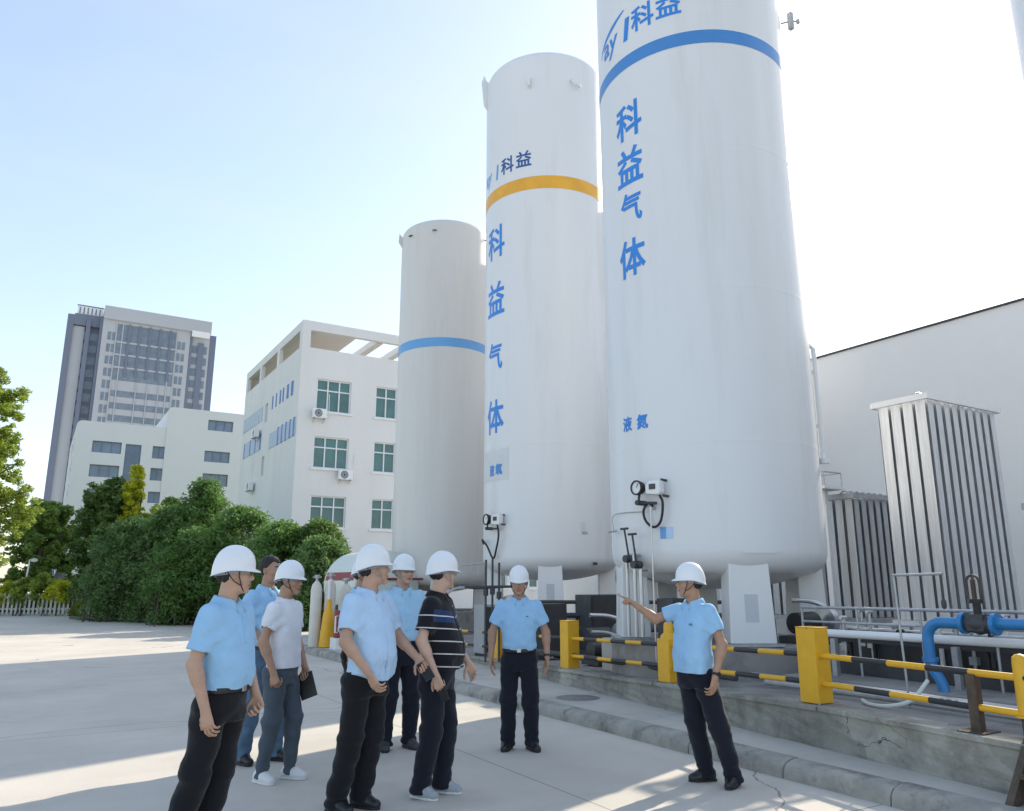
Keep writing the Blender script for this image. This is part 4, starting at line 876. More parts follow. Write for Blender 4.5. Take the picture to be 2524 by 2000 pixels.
# tall airy tree cut by the left edge
bl = [((-2.1, 30.2, 8.0), (.8, .8, .7)), ((-1.75, 30.1, 7.4), (.65, .7, .5)), ((-2.4, 30.4, 6.9), (.9, .9, .7)), ((-1.55, 30.0, 6.6), (.5, .5, .45)), ((-1.5, 29.7, 6.0), (.45, .45, .4)), ((-2.2, 30.2, 5.8), (.8, .8, .5)),
      ((-1.35, 30.0, 5.2), (.55, .5, .45)), ((-2.0, 30, 4.9), (.7, .7, .45)), ((-.75, 30, 4.2), (.55, .5, .5)), ((-1.2, 30.1, 4.4), (.5, .5, .4)), ((-1.75, 30.1, 4.0), (.7, .7, .45)), ((-.6, 30, 3.6), (.35, .4, .35)), ((-1.1, 30, 3.4), (.5, .5, .4)), ((-1.9, 30.3, 3.0), (.7, .7, .6)), ((-1.4, 30.2, 2.5), (.5, .5, .5))]
q = random.Random(4); bl2 = []
bl = [((c[0] + .12, c[1], c[2]), (r[0] * 1.2, r[1] * 1.2, r[2] * 1.2)) for c, r in bl]
for c, r in bl:
    for _ in range(18):
        s = r[0] * q.uniform(.18, .38); bl2.append(((c[0] + q.uniform(-1, 1) * r[0] * .9, c[1] + q.uniform(-1, 1) * r[1], c[2] + q.uniform(-1, 1) * r[2] * .9), (s, s, s * .7)))
for c, r in bl[:9]: bl2.append(((c[0] - 1.2, c[1] + .3, c[2]), (.8, .8, .6)))
tree('tall_tree', 'tall airy light green tree at the left edge of the photo', 'tree', -2.6, 30.3, bl2, 46000, .045, LM['light'], 41, (.16, 7.6))
tree('round_tree', 'round dark green tree behind the pale fence, at the left', 'tree', .3, 47, crown(.3, 47, 1.6, 5.5, 1.75, 120, 9, (.25, .5)) + crown(.3, 47, 1.8, 5.75, 1.95, 70, 71, (.10, .22)), 24000, .08, LM['mid'], 42, (.14, 4.4))
tree('broadleaf_tree', 'dark broadleaf tree before the white building, under the yellow-green tip', 'tree', 3.1, 42, crown(2.9, 41.8, 1.0, 6.2, 1.5, 130, 10, (.25, .5)) + crown(2.9, 41.8, 2.0, 6.5, 1.75, 70, 70, (.10, .22)), 24000, .08, LM['deep'], 43, (.12, 5))
tree('columnar_tree', 'slim yellow-green tree top rising above the dark hedge', 'tree', 4.0, 41.0, crown(3.75, 41.0, 3.2, 7.0, .78, 120, 12, (.10, .26), 0) + crown(4.7, 40.6, 3.4, 5.1, .6, 50, 13, (.10, .24), 0), 14000, .06, LM['yel'], 44, (.07, 6))
tree('young_tree', 'small light tree poking above the hedge, before the white building', 'tree', 5.3, 39.5, crown(5.2, 39.5, 3.0, 5.3, .55, 45, 15, (.18, .34)), 6500, .075, LM['mid'], 45, (.06, 4.6))
HB = [('conical_shrub', 'tallest conical shrub, its pale tip before the office wall', 5.95, 35.3, 5.75, 1.9, 'hedge', 21), ('bushy_shrub', 'broad feathery shrub at the left end of the dark hedge', 3.6, 37.6, 4.1, 1.55, 'blueg', 22),
      ('bushy_shrub', 'dense bluish shrub in the middle of the hedge, left of the bare-headed man', 4.9, 36.3, 4.6, 1.5, 'blueg', 23), ('bushy_shrub', 'feathery shrub below the shaded office wall, behind the bare-headed man', 6.9, 32.2, 4.35, 1.65, 'hedge', 24),
      ('bushy_shrub', 'shrub behind the white T-shirt man, under the office windows', 7.75, 29.0, 3.55, 1.35, 'hedge', 25), ('bushy_shrub', 'lowest shrub at the right end of the hedge, beside the tanker', 8.35, 26.0, 2.85, 1.1, 'blueg', 26), ('bushy_shrub', 'pointed shrub under the lowest office windows, right of the tall cone', 8.9, 28.3, 3.6, .9, 'deep', 27),
      ('bushy_shrub', 'low rounded shrub behind the blue-shirted man nearest the camera', 5.6, 33.4, 3.5, 1.5, 'hedge', 28)]
for nm, lb, x, y, h, r, m, sd_ in HB:
    b = crown(x, y, .25, h, r * 1.12, 190, sd_, (.3, .55), 0 if nm == 'conical_shrub' else .5) + crown(x, y, .4, h * 1.05, r * 1.28, 90, sd_ + 50, (.10, .22), 0 if nm == 'conical_shrub' else .5)
    qq = random.Random(sd_)
    b += [((x + qq.uniform(-1, 1) * r, y + qq.uniform(-1, 1) * r, qq.uniform(.15, h * .55)), (.5, .5, .4)) for _ in range(60)]
    t = thing(nm, lb, 'shrub', (x, y, 0), 'shrubs of the dark hedge'); quick(leaves(b, 26000, .058, sd_, 1.5), 'foliage', LM[m], t); core(t, b, sd_)
mb = MB(); mb.prism([(1.6, 40.4), (2.2, 38.2), (5.0, 33.6), (8.2, 24.6), (10.5, 24.9), (11.5, 30), (8.5, 40)], .004, .10); struct(mb.build('planting_bed', 'soil'))
mb = MB(); pe = [(2.2, 38.2), (5.0, 33.6), (8.2, 24.6)]
for (xa, ya), (xb, yb) in zip(pe, pe[1:]):
    d = (Vector((xb, yb, 0)) - Vector((xa, ya, 0))).normalized(); n_ = Vector((d.y, -d.x, 0)) * .14; 
    mb.prism([(xa - n_.x, ya - n_.y), (xb - n_.x, yb - n_.y), (xb, yb), (xa, ya)], .003, .13)
struct(mb.build('bed_kerb', 'kerb'))
sheet('lawn', [(-60, 46.2), (-1.2, 45.9), (2.9, 43.5), (8, 41.5), (60, 60), (60, 130), (-60, 130)], .006, 'grass')
for k in range(9):                                     # sunlit low bushes beyond the fence
    x = -3.4 + k * .78; y = 47.6 - k * .52; h = 1.55 + .3 * ((k * 7) % 3) / 2
    lb = ['sunlit low bush behind the pale fence, far left', 'sunlit low bush behind the fence, left of the small lamp', 'sunlit low bush right behind the small lamp', 'sunlit low bush just right of the small lamp', 'sunlit low bush left of the pale rock', 'sunlit low bush before the pale rock', 'sunlit low bush right of the pale rock', 'sunlit low bush near the hedge end', 'yellowish low bush touching the dark hedge'][k]
    t = thing('low_bush', lb, 'bush', (x, y, 0), 'sunlit bushes behind the fence'); b = crown(x, y, .15, h, .62, 34, 60 + k, (.2, .34)); quick(leaves(b, 4500, .055, 60 + k), 'foliage', LM['light' if k % 3 else 'yel'], t); core(t, b, 60 + k)
# pale picket fence
fn = thing('picket_fence', 'low pale picket fence along the far side of the road, at the left', 'fence', (.8, 44.4, 0))
FA, FB = Vector((-6.0, 48.4, 0)), Vector((2.85, 43.2, 0)); fd = (FB - FA).normalized(); fl = (FB - FA).length; fq = Vector((-fd.y, fd.x, 0))
for z in (.28, .82):
    mb = MB(); mb.plate([FA + Vector((0, 0, z)), FB + Vector((0, 0, z)), FB + Vector((0, 0, z + .09)), FA + Vector((0, 0, z + .09))], fq * .05); mb.build('rail', 'fence', fn)
mb = MB(); s_ = 0
while s_ < fl:
    p = FA + fd * s_ - fq * .03; mb.plate([p + Vector((0, 0, .08)), p + fd * .10 + Vector((0, 0, .08)), p + fd * .10 + Vector((0, 0, 1.0)), p + fd * .05 + Vector((0, 0, 1.08)), p + Vector((0, 0, 1.0))], fq * .028); s_ += .205
mb.build('pickets', 'fence', fn)
mb = MB(); mb.plate([FA + fq * .12 - Vector((0, 0, .0)), FB + fq * .12, FB + fq * .12 + Vector((0, 0, .16)), FA + fq * .12 + Vector((0, 0, .16))], fq * .2); mb.build('base', 'fence', fn)
for x, y, h, lb in ((-.25, 45.6, 2.65, 'short white garden lamp leaning above the pale fence'), (2.75, 43.75, 1.75, 'tiny white garden lamp by the left end of the hedge')):
    t = thing('garden_lamp', lb, 'lamp', (x, y, 0), 'white garden lamps'); mb = MB(); mb.tube([(x - .08, y, .0), (x - .02, y, h * .4), (x + .06, y, h)], [.07, .05, .035], 10); mb.build('pole', 'trim', t)
    mb = MB(); mb.lathe([(.02, -.09), (.14, -.05), (.16, .04), (.10, .1), (.01, .12)], (x + .26, y, h - .03), 14); mb.tube([(x + .05, y, h), (x + .26, y, h + .06)], .025, 6); mb.build('lamp_head', 'trim', t)
mb = MB(); rk = random.Random(5)
bm = bmesh.new(); bmesh.ops.create_icosphere(bm, subdivisions=3, radius=1)
for v in bm.verts: v.co = Vector((1.2 + v.co.x * .42 * (1.25 - .45 * v.co.z) * rk.uniform(.85, 1.15), 46.6 + v.co.y * .4, .9 + v.co.z * 1.45 * rk.uniform(.9, 1.1)))
bm.verts.index_update(); mb.add([v.co for v in bm.verts], [tuple(v.index for v in f.verts) for f in bm.faces]); bm.free()
tag(mb.build('standing_rock', 'rock', None, origin=(1.2, 46.6, 0)), 'pale upright rock among the sunlit bushes behind the fence', 'rock')

# ------------------------------------------------------------------ people: distance fields meshed into continuous surfaces
class Field:
    def __init__(s, lo, hi, h):
        s.h = h; s.lo = np.array(lo, dtype=np.float64); s.n = np.ceil((np.array(hi) - s.lo) / h).astype(int) + 1
        s.F = np.full(tuple(s.n), .2, np.float32)
    def sub(s, lo, hi):
        a = np.clip(np.floor((np.array(lo) - s.lo) / s.h).astype(int), 0, s.n - 1); b = np.clip(np.ceil((np.array(hi) - s.lo) / s.h).astype(int) + 1, 1, s.n)
        ax = [(s.lo[i] + s.h * np.arange(a[i], b[i])).astype(np.float32) for i in range(3)]
        return tuple(slice(a[i], b[i]) for i in range(3)), ax[0][:, None, None], ax[1][None, :, None], ax[2][None, None, :]
    def put(s, fn, lo, hi, k=.01, pad=.045, op='u'):
        sl, X, Y, Z = s.sub(np.array(lo) - pad, np.array(hi) + pad)
        if 0 in s.F[sl].shape: return
        d = fn(X, Y, Z); a = s.F[sl]
        if op == 'u':
            if k <= 0: s.F[sl] = np.minimum(a, d)
            else:
                h = np.clip(.5 + .5 * (a - d) / k, 0, 1); s.F[sl] = a * (1 - h) + d * h - k * h * (1 - h)
        else:
            d = -d; h = np.clip(.5 - .5 * (a - d) / max(k, 1e-6), 0, 1); s.F[sl] = a * (1 - h) + d * h + k * h * (1 - h)
    def cone(s, a, b, ra, rb, k=.01, op='u', cut=None):
        a = np.array(a, float); b = np.array(b, float); m = max(ra, rb); ab = b - a; L2 = float(ab @ ab) + 1e-9
        def fn(X, Y, Z):
            px, py, pz = X - a[0], Y - a[1], Z - a[2]
            t = np.clip((px * ab[0] + py * ab[1] + pz * ab[2]) / L2, 0, 1)
            d = np.sqrt((px - t * ab[0]) ** 2 + (py - t * ab[1]) ** 2 + (pz - t * ab[2]) ** 2) - (ra + (rb - ra) * t)
            if cut is not None:
                c, n_ = cut; d = np.maximum(d, (X - c[0]) * n_[0] + (Y - c[1]) * n_[1] + (Z - c[2]) * n_[2])
            return d
        s.put(fn, np.minimum(a, b) - m, np.maximum(a, b) + m, k, op=op)
    def ell(s, c, r, k=.01, op='u', M3=None):
        c = np.array(c, float); r = np.array(r, float); m = r.max() * (1.0 if M3 is None else 1.05)
        def fn(X, Y, Z):
            x, y, z = X - c[0], Y - c[1], Z - c[2]
            if M3 is not None: x, y, z = (M3[0][0] * x + M3[1][0] * y + M3[2][0] * z, M3[0][1] * x + M3[1][1] * y + M3[2][1] * z, M3[0][2] * x + M3[1][2] * y + M3[2][2] * z)
            k0 = np.sqrt((x / r[0]) ** 2 + (y / r[1]) ** 2 + (z / r[2]) ** 2); k1 = np.sqrt((x / r[0] ** 2) ** 2 + (y / r[1] ** 2) ** 2 + (z / r[2] ** 2) ** 2) + 1e-6
            return k0 * (k0 - 1) / k1
        e = np.array([m] * 3) if M3 is not None else r
        s.put(fn, c - e, c + e, k, op=op)
    def loft(s, lv, z0, z1, k=.02, p=2.4, grow=0., soft=True):
        """elliptical column: levels of (z, half width, half depth, forward shift)"""
        lv = np.array(lv, float); zz = np.linspace(lv[0, 0] - .05, lv[-1, 0] + .05, 160)
        cols = [np.interp(zz, lv[:, 0], lv[:, i]) for i in (1, 2, 3)]
        if soft: ker = np.hanning(13); ker /= ker.sum(); cols = [np.convolve(np.pad(c, 6, 'edge'), ker, 'valid') for c in cols]
        def fn(X, Y, Z):
            z = Z.ravel(); a, b, c = [np.interp(z, zz, q)[None, None, :].astype(np.float32) for q in cols]; a = a + grow; b = b + grow
            rho = (np.abs(X / a) ** p + np.abs((Y - c) / b) ** p) ** (1 / p)
            return np.maximum((rho - 1) * np.minimum(a, b), np.maximum(Z - z1, z0 - Z)).astype(np.float32)
        w_ = lv[:, 1].max() + grow + .03; d_ = lv[:, 2].max() + grow + .06
        s.put(fn, (-w_, -d_, z0), (w_, d_, z1), k)
    def mesh(s, smooth=1):
        F = s.F; S_ = F < 0; n = F.shape
        c = np.zeros(tuple(np.array(n) - 1), np.int8)
        for i in (0, 1):
            for j in (0, 1):
                for k in (0, 1): c += S_[i:n[0] - 1 + i, j:n[1] - 1 + j, k:n[2] - 1 + k]
        act = np.argwhere((c > 0) & (c < 8)); idx = np.full(c.shape, -1, np.int64); idx[tuple(act.T)] = np.arange(len(act))
        acc = np.zeros((len(act), 3)); cnt = np.zeros(len(act)); ii = act
        cor = {o: F[ii[:, 0] + o[0], ii[:, 1] + o[1], ii[:, 2] + o[2]] for o in [(i, j, k) for i in (0, 1) for j in (0, 1) for k in (0, 1)]}
        for o in cor:
            for ax in range(3):
                if o[ax]: continue
                q = list(o); q[ax] = 1; q = tuple(q); a, b = cor[o], cor[q]; m = (a < 0) != (b < 0); t = np.where(m, a / np.where(m, a - b, 1), 0)
                p = np.tile(np.array(o, float), (len(act), 1)); p[:, ax] += t; acc += p * m[:, None]; cnt += m
        V = s.lo + s.h * (act + acc / cnt[:, None]); Q = []
        for ax in range(3):
            u, v = (ax + 1) % 3, (ax + 2) % 3
            A = [slice(None)] * 3; B = [slice(None)] * 3; A[ax] = slice(0, -1); B[ax] = slice(1, None)
            e = np.argwhere(S_[tuple(A)] != S_[tuple(B)]); e = e[(e[:, u] > 0) & (e[:, v] > 0) & (e[:, u] < n[u] - 1) & (e[:, v] < n[v] - 1)]
            f = S_[tuple(e.T)]
            def at(du, dv):
                g = e.copy(); g[:, u] -= du; g[:, v] -= dv; return idx[tuple(g.T)]
            q = np.stack([at(1, 1), at(0, 1), at(0, 0), at(1, 0)], 1); q[~f] = q[~f][:, ::-1]; Q.append(q)
        Q = np.concatenate(Q); Q = Q[(Q >= 0).all(1)]
        for _ in range(smooth):
            sm = np.zeros_like(V); ct = np.zeros(len(V))
            for i in range(4):
                np.add.at(sm, Q[:, i], V[Q[:, (i + 1) % 4]]); np.add.at(ct, Q[:, i], 1); np.add.at(sm, Q[:, (i + 1) % 4], V[Q[:, i]]); np.add.at(ct, Q[:, (i + 1) % 4], 1)
            V = V * .5 + .5 * sm / np.maximum(ct, 1)[:, None]
        return V, Q
def fmesh(name, VQ, mats, parent, mi=None):
    V, Q = VQ; me = bpy.data.meshes.new(name); me.vertices.add(len(V)); me.vertices.foreach_set('co', V.astype(np.float32).ravel())
    me.loops.add(Q.size); me.loops.foreach_set('vertex_index', Q.ravel().astype(np.int32)); me.polygons.add(len(Q)); me.polygons.foreach_set('loop_start', np.arange(0, Q.size, 4, dtype=np.int32))
    me.polygons.foreach_set('loop_total', np.full(len(Q), 4, np.int32)); me.polygons.foreach_set('use_smooth', np.ones(len(Q), bool))
    if mi is not None: me.polygons.foreach_set('material_index', mi.astype(np.int32))
    me.update(calc_edges=True); me.validate()
    for m in (mats if isinstance(mats, (list, tuple)) else [mats]): me.materials.append(MT[m] if isinstance(m, str) else m)
    o = bpy.data.objects.new(name, me); S.collection.objects.link(o); o.parent = parent; return o

def fabric(name, col, rough=.9, var=.06, sheen=.15):
    m = M(name, col, rough, var=var, vs=9, bump=.32, bs=24, spec=.2); b = m.node_tree.nodes['Principled BSDF']
    b.inputs['Sheen Weight'].default_value = sheen; b.inputs['Sheen Roughness'].default_value = .5; return m
def skin(name, col):
    m = M(name, col, .52, var=.10, vs=14, bump=.05, bs=120, spec=.4); b = m.node_tree.nodes['Principled BSDF']
    b.inputs['Subsurface Weight'].default_value = .12; b.inputs['Subsurface Radius'].default_value = (.012, .005, .003); b.inputs['Subsurface Scale'].default_value = 1; return m
MT.update(polo=fabric('sky blue polo cloth', (.32, .55, .79)), shirt=fabric('pale blue shirt cloth', (.47, .65, .86)), shirt2=fabric('light blue shirt cloth', (.38, .60, .80)), polo2=fabric('darker blue stitching', (.12, .25, .40)), tee=fabric('white cotton', (.76, .77, .82)),
    black_t=fabric('black trouser cloth', (.012, .012, .015)), navy_t=fabric('navy trouser cloth', (.012, .014, .024)), grey_t=fabric('grey trouser cloth', (.075, .095, .12), var=.12), jeans=fabric('blue denim', (.10, .17, .26), var=.22),
    skin_a=skin('tan skin', (.50, .31, .22)), skin_b=skin('darker tan skin', (.42, .245, .165)), skin_c=skin('light tan skin', (.56, .37, .28)), lip=M('lips', (.36, .13, .10), .5, var=.05), hair=M('black hair', (.012, .011, .011), .6, var=.4, vs=30, bump=.4, bs=90),
    helmet=M('white helmet plastic', (.80, .82, .85), .22, var=.01, spec=.5), strap=M('grey webbing', (.30, .31, .33), .8, var=.1), bstrap=M('black webbing', (.02, .02, .022), .8, var=.1), eyew=M('eye white', (.55, .52, .50), .25, var=.03), eyed=M('dark iris', (.02, .013, .01), .2, var=.05),
    leather=M('black leather', (.015, .015, .016), .38, var=.2, vs=12, bump=.08), whsh=M('white leather', (.72, .72, .73), .5, var=.05), grsh=M('grey knit', (.36, .38, .41), .85, var=.12, vs=30), dksh=M('dark grey shoe', (.05, .055, .06), .6, var=.1), sole=M('white rubber', (.72, .72, .72), .6, var=.05), phone=M('black glass', (.012, .012, .014), .12, var=.05))
def striped():
    m = fabric('black polo with white stripes', (.012, .012, .017)); n = m.node_tree.nodes; l = m.node_tree.links; b = n['Principled BSDF']; old = b.inputs['Base Color'].links[0].from_socket
    tc = n.new('ShaderNodeTexCoord'); sp = n.new('ShaderNodeSeparateXYZ'); l.new(tc.outputs['Object'], sp.inputs[0])
    ax = n.new('ShaderNodeMath'); ax.operation = 'ABSOLUTE'; l.new(sp.outputs[0], ax.inputs[0])
    zz = n.new('ShaderNodeMath'); zz.operation = 'MULTIPLY_ADD'; zz.inputs[1].default_value = -.10; l.new(ax.outputs[0], zz.inputs[0]); l.new(sp.outputs[2], zz.inputs[2])
    pp = n.new('ShaderNodeMath'); pp.operation = 'PINGPONG'; pp.inputs[1].default_value = .046; l.new(zz.outputs[0], pp.inputs[0])
    lt = n.new('ShaderNodeMath'); lt.operation = 'LESS_THAN'; lt.inputs[1].default_value = .0042; l.new(pp.outputs[0], lt.inputs[0])
    top = n.new('ShaderNodeMath'); top.operation = 'LESS_THAN'; top.inputs[1].default_value = 1.37; l.new(sp.outputs[2], top.inputs[0])
    mu = n.new('ShaderNodeMath'); mu.operation = 'MULTIPLY'; l.new(lt.outputs[0], mu.inputs[0]); l.new(top.outputs[0], mu.inputs[1])
    def rng(sock, a, c):
        g = n.new('ShaderNodeMath'); g.operation = 'COMPARE'; g.inputs[1].default_value = (a + c) / 2; g.inputs[2].default_value = (c - a) / 2; l.new(sock, g.inputs[0]); return g.outputs[0]
    f = n.new('ShaderNodeMath'); f.operation = 'GREATER_THAN'; f.inputs[1].default_value = .03; l.new(sp.outputs[1], f.inputs[0])
    q = n.new('ShaderNodeMath'); q.operation = 'MULTIPLY'; l.new(rng(zz.outputs[0], 1.242, 1.332), q.inputs[0]); l.new(f.outputs[0], q.inputs[1])
    m1 = n.new('ShaderNodeMix'); m1.data_type = 'RGBA'; l.new(q.outputs[0], m1.inputs['Factor']); l.new(old, m1.inputs['A']); m1.inputs['B'].default_value = (.018, .045, .13, 1)
    m2 = n.new('ShaderNodeMix'); m2.data_type = 'RGBA'; l.new(mu.outputs[0], m2.inputs['Factor']); l.new(m1.outputs['Result'], m2.inputs['A']); m2.inputs['B'].default_value = (.60, .60, .60, 1)
    l.new(m2.outputs['Result'], b.inputs['Base Color']); return m
MT['stripes'] = striped()

def rotm(yaw, pitch, roll=0): return np.array(Matrix.Rotation(R(-yaw), 3, 'Z') @ Matrix.Rotation(R(pitch), 3, 'X') @ Matrix.Rotation(R(roll), 3, 'Y'))
def norm(v): v = np.array(v, float); return v / np.linalg.norm(v)

def hand(fd, W, d, nrm, side, curl=(13, 18, 12), s=1.0, point=False):
    """palm, four fingers and thumb from wrist W along d, palm facing nrm; side = +1 right hand, -1 left"""
    d = norm(d); nrm = norm(np.array(nrm) - d * np.dot(nrm, d)); t = np.cross(d, nrm) * -side
    spec = [(.030, .086, (.043, .026, .021), .0092), (.010, .090, (.047, .030, .022), .0094), (-.010, .087, (.043, .028, .021), .0090), (-.028, .080, (.034, .021, .019), .0080)]
    W = np.array(W, float)
    for i, (o, L, seg, r) in enumerate(spec):
        kn = W + (d * L + t * o) * s
        fd.cone(W + (t * o * .55 + d * .012) * s, kn, .0165 * s, .0125 * s, .010)
        c = curl; sp_ = .10 * (o / .03)
        if point and i == 0: c = (4, 6, 4)
        elif point: c = (75, 85, 50)
        c = [q * (1 + .14 * i) for q in c]; p = kn; a = 0
        for j, (L2, rr) in enumerate(zip(seg, (r, r * .93, r * .84))):
            a += c[j]; v = d * math.cos(R(a)) + nrm * math.sin(R(a)) + t * sp_ * math.cos(R(a)); q = p + norm(v) * L2 * s
            fd.cone(p, q, rr * s, rr * .92 * s, .003); p = q
    p = W + (d * .022 + t * .020 + nrm * .006) * s; v = norm(d * .62 + t * .72 + nrm * .25)
    for L2, rr, bend in ((.042, .0135, 0), (.034, .0105, .35), (.027, .0095, .30)):
        v = norm(v + d * bend * .9 - t * bend * .5 + nrm * bend * .25); q = p + v * L2 * s; fd.cone(p, q, rr * s, rr * .9 * s, .006); p = q
    return W + d * .10 * s, d, nrm, t

def person(label, pos, face, h=1.74, hy=0, hp=0, skin_m='skin_a', shirt='polo', sleeve=.62, hem=.955, tucked=True, hemcurve=0., belly=.0, wide=1.0, trous='black_t', shoe='leather', legs=None, armr=None, arml=None,
           helmet=True, collar=True, slim=0., glasses=False, watch=None, hcurl=((13, 19, 12), (13, 19, 12)), rpoint=False, hres=.0052, tail=0, helm_tilt=0, seed=1, cuff=.068, sole=None, hn=None, roll=0):
    s = h / 1.75; az = face + 31.2; gx = .855 * pos[0] + .518 * pos[1]; gy = -.518 * pos[0] + .855 * pos[1]
    root = thing('person', label, 'person', (gx, gy, 0), 'men visiting the tank yard'); root.rotation_euler = (0, 0, R(-az)); root.scale = (s, s, s); ORG[root] = Vector((0, 0, 0))
    rg = np.random.default_rng(seed)
    armr = armr or ((.25, -.03, 1.12), (.25, .06, .87)); arml = arml or ((-.25, -.03, 1.12), (-.25, .06, .87)); hn = hn or ((-1, .1, 0), (1, .1, 0))
    legs = legs or ((.10, .02, 8), (-.10, .02, -8))
    SH = [np.array((.172 * wide, -.012, 1.385)), np.array((-.172 * wide, -.012, 1.385))]; EL = [np.array(armr[0]), np.array(arml[0])]; WR = [np.array(armr[1]), np.array(arml[1])]
    HC = np.array((0, .022, 1.627)); HM = rotm(hy, hp, roll); hw = lambda p: HC + HM @ np.array(p, float)
    allp = np.array(SH + EL + WR); ext = .23
    lo = np.minimum(allp.min(0) - ext, (-.3, -.24, -.01)); hi = np.maximum(allp.max(0) + ext, (.3, .34, 1.80)); lo[2] = -.01; hi[2] = 1.80
    # --- body: one surface from crown to ankles, the torso and legs a little inside the clothes
    B = Field(lo, hi, hres)
    core = [(.80, .12, .085, 0), (.95, .135, .09, belly * .4), (1.1, .13, .09, belly * .5), (1.28, .14, .09, 0), (1.36, .12, .075, -.01), (1.42, .06, .055, -.015)]
    B.loft(core, .865, 1.41, 0)
    for i in (0, 1):
        fx, fy, fyaw = legs[i]; sg = 1 if i == 0 else -1; hip = np.array((.085 * sg, -.005, .88)); kn = np.array((fx * .75 + .02 * sg, fy * .55 + .02, .48)); an = np.array((fx, fy - .03, .085))
        B.cone(hip, kn, .07, .05, .02); B.cone(kn, an, .05, .036, .02)
    B.cone((0, -.028, 1.40), hw((0, -.02, -.075)), .062, .056, .03); B.cone((-.11, -.02, 1.375), (.11, -.02, 1.375), .04, .04, .03)
    E = lambda c, r, k=.012, op='u': B.ell(hw(c), r, k, op, HM)
    Cn = lambda a, b, ra, rb, k=.008, op='u': B.cone(hw(a), hw(b), ra, rb, k, op)
    E((0, -.018, .028), (.077, .098, .094), .01); E((0, .022, -.028), (.066, .074, .088), .03); E((0, .034, -.080), (.054, .050, .036), .02); Cn((-.012, .078, -.104), (.012, .078, -.104), .015, .015, .02)
    Cn((0, .086, .016), (0, .108, -.026), .008, .0125, .010); Cn((-.011, .096, -.033), (.011, .096, -.033), .009, .009, .008); E((0, .078, .033), (.052, .020, .011), .014)
    for sg in (-1, 1):
        E((.041 * sg, .060, -.026), (.024, .024, .026), .02); E((.079 * sg, -.008, -.006), (.010, .019, .032), .006); E((.083 * sg, -.006, -.004), (.005, .010, .020), .004, 's'); E((.032 * sg, .098, .010), (.017, .017, .011), .010, 's')
    E((0, .090, -.060), (.025, .013, .006), .006); E((0, .088, -.0725), (.021, .013, .0075), .006); Cn((-.02, .106, -.066), (.02, .106, -.066), .003, .003, .006, 's')
    info = []
    for i in (0, 1):
        B.cone(SH[i], EL[i], .044, .039, .03); B.cone(EL[i], WR[i], .041, .0275, .012)
        m = EL[i] * .68 + WR[i] * .32; B.cone(EL[i], m, .041, .041, .02)
        d = norm(WR[i] - EL[i]); dd = norm(d * .85 + np.array((0, .05, -.35))) if d[2] < -.3 else d
        info.append(hand(B, WR[i], dd, hn[i], 1 if i == 0 else -1, hcurl[i], 1.0, rpoint and i == 0))
    V, Q = B.mesh(1)
    ctr = V[Q].mean(1); loc = (ctr - HC) @ HM
    lips = (np.abs(loc[:, 0]) < .025) & (loc[:, 1] > .086) & (loc[:, 2] < -.055) & (loc[:, 2] > -.080) & (np.abs(loc[:, 2] + .067) < .013 - .2 * np.abs(loc[:, 0]))
    fmesh('body', (V, Q), [skin_m, 'lip'], root, lips)
    # --- face details
    for sg in (-1, 1):
        mb = MB()
        for (c, r, mi) in (((.032 * sg, .0835, .009), (.0125, .008, .0065), 0), ((.032 * sg, .0895, .009), (.0055, .003, .0055), 1)):
            vs = []; fs = []; 
            for a in range(7):
                for b in range(10):
                    th, ph = math.pi * a / 6, 2 * math.pi * b / 10; vs.append(hw((c[0] + r[0] * math.sin(th) * math.cos(ph), c[1] + r[1] * math.sin(th) * math.sin(ph), c[2] + r[2] * math.cos(th))))
            fs = [(a * 10 + b, a * 10 + (b + 1) % 10, (a + 1) * 10 + (b + 1) % 10, (a + 1) * 10 + b) for a in range(6) for b in range(10)]; mb.add(vs, fs, mi, True)
        mb.build('eye', ['eyew', 'eyed'], root)
        mb = MB(); mb.tube([hw(p) for p in ((.014 * sg, .0945, .0275), (.032 * sg, .0915, .0325), (.050 * sg, .0775, .0275))], [.0032, .0042, .0025], 6); mb.build('eyebrow', 'hair', root)
    # --- hair
    H = Field(hw((0, 0, 0)) - .16, hw((0, 0, 0)) + .16, .005); H.ell(hw((0, -.022, .031)), (.087, .107, .102), 0, 'u', HM)
    sl, X, Y, Z = H.sub(H.lo, H.lo + .4); P = [HM[0][i] * (X - HC[0]) + HM[1][i] * (Y - HC[1]) + HM[2][i] * (Z - HC[2]) for i in range(3)]
    nz_ = .0022 * (np.sin(P[0] * 160 + 1) * np.sin(P[2] * 140) + np.sin(P[1] * 150))
    front = np.minimum(P[1] - .012 - .75 * np.maximum(0, P[2] - .02), .078 - P[2] - .02 * np.cos(P[0] * 40)); side = np.minimum(np.minimum(P[1] + .022, -.018 - P[2] + P[1] * .2), .06 - np.abs(P[1] - .03)); nape = -.062 - P[2]
    H.F = np.maximum(np.maximum(H.F + nz_, front), np.maximum(nape, np.minimum(.012 - P[2], P[1] + .028))).astype(np.float32)
    fmesh('hair', H.mesh(1), 'hair', root)
    if helmet:
        mb = MB(); nu, nv = 44, 14; cz, oy = .046, -.008; T = rotm(0, helm_tilt); hh = lambda p: hw(T @ np.array(p)); vs = []
        for j in range(nv + 1):
            a = math.pi / 2 * j / nv; sa = math.sin(a) ** .88; z = cz + .125 * math.cos(a) ** .92
            for k in range(nu):
                t = 2 * math.pi * k / nu; x = .104 * sa * math.cos(t); bk = max(0, -math.sin(t)) ** 1.3
                vs.append(hh((x, oy + .127 * sa * math.sin(t) - bk * .004 * (j / nv), z + .004 * math.exp(-(x / .022) ** 2) * (1 - j / nv) - bk * .036 * (j / nv) ** 2 - .006 * (j / nv) ** 2)))
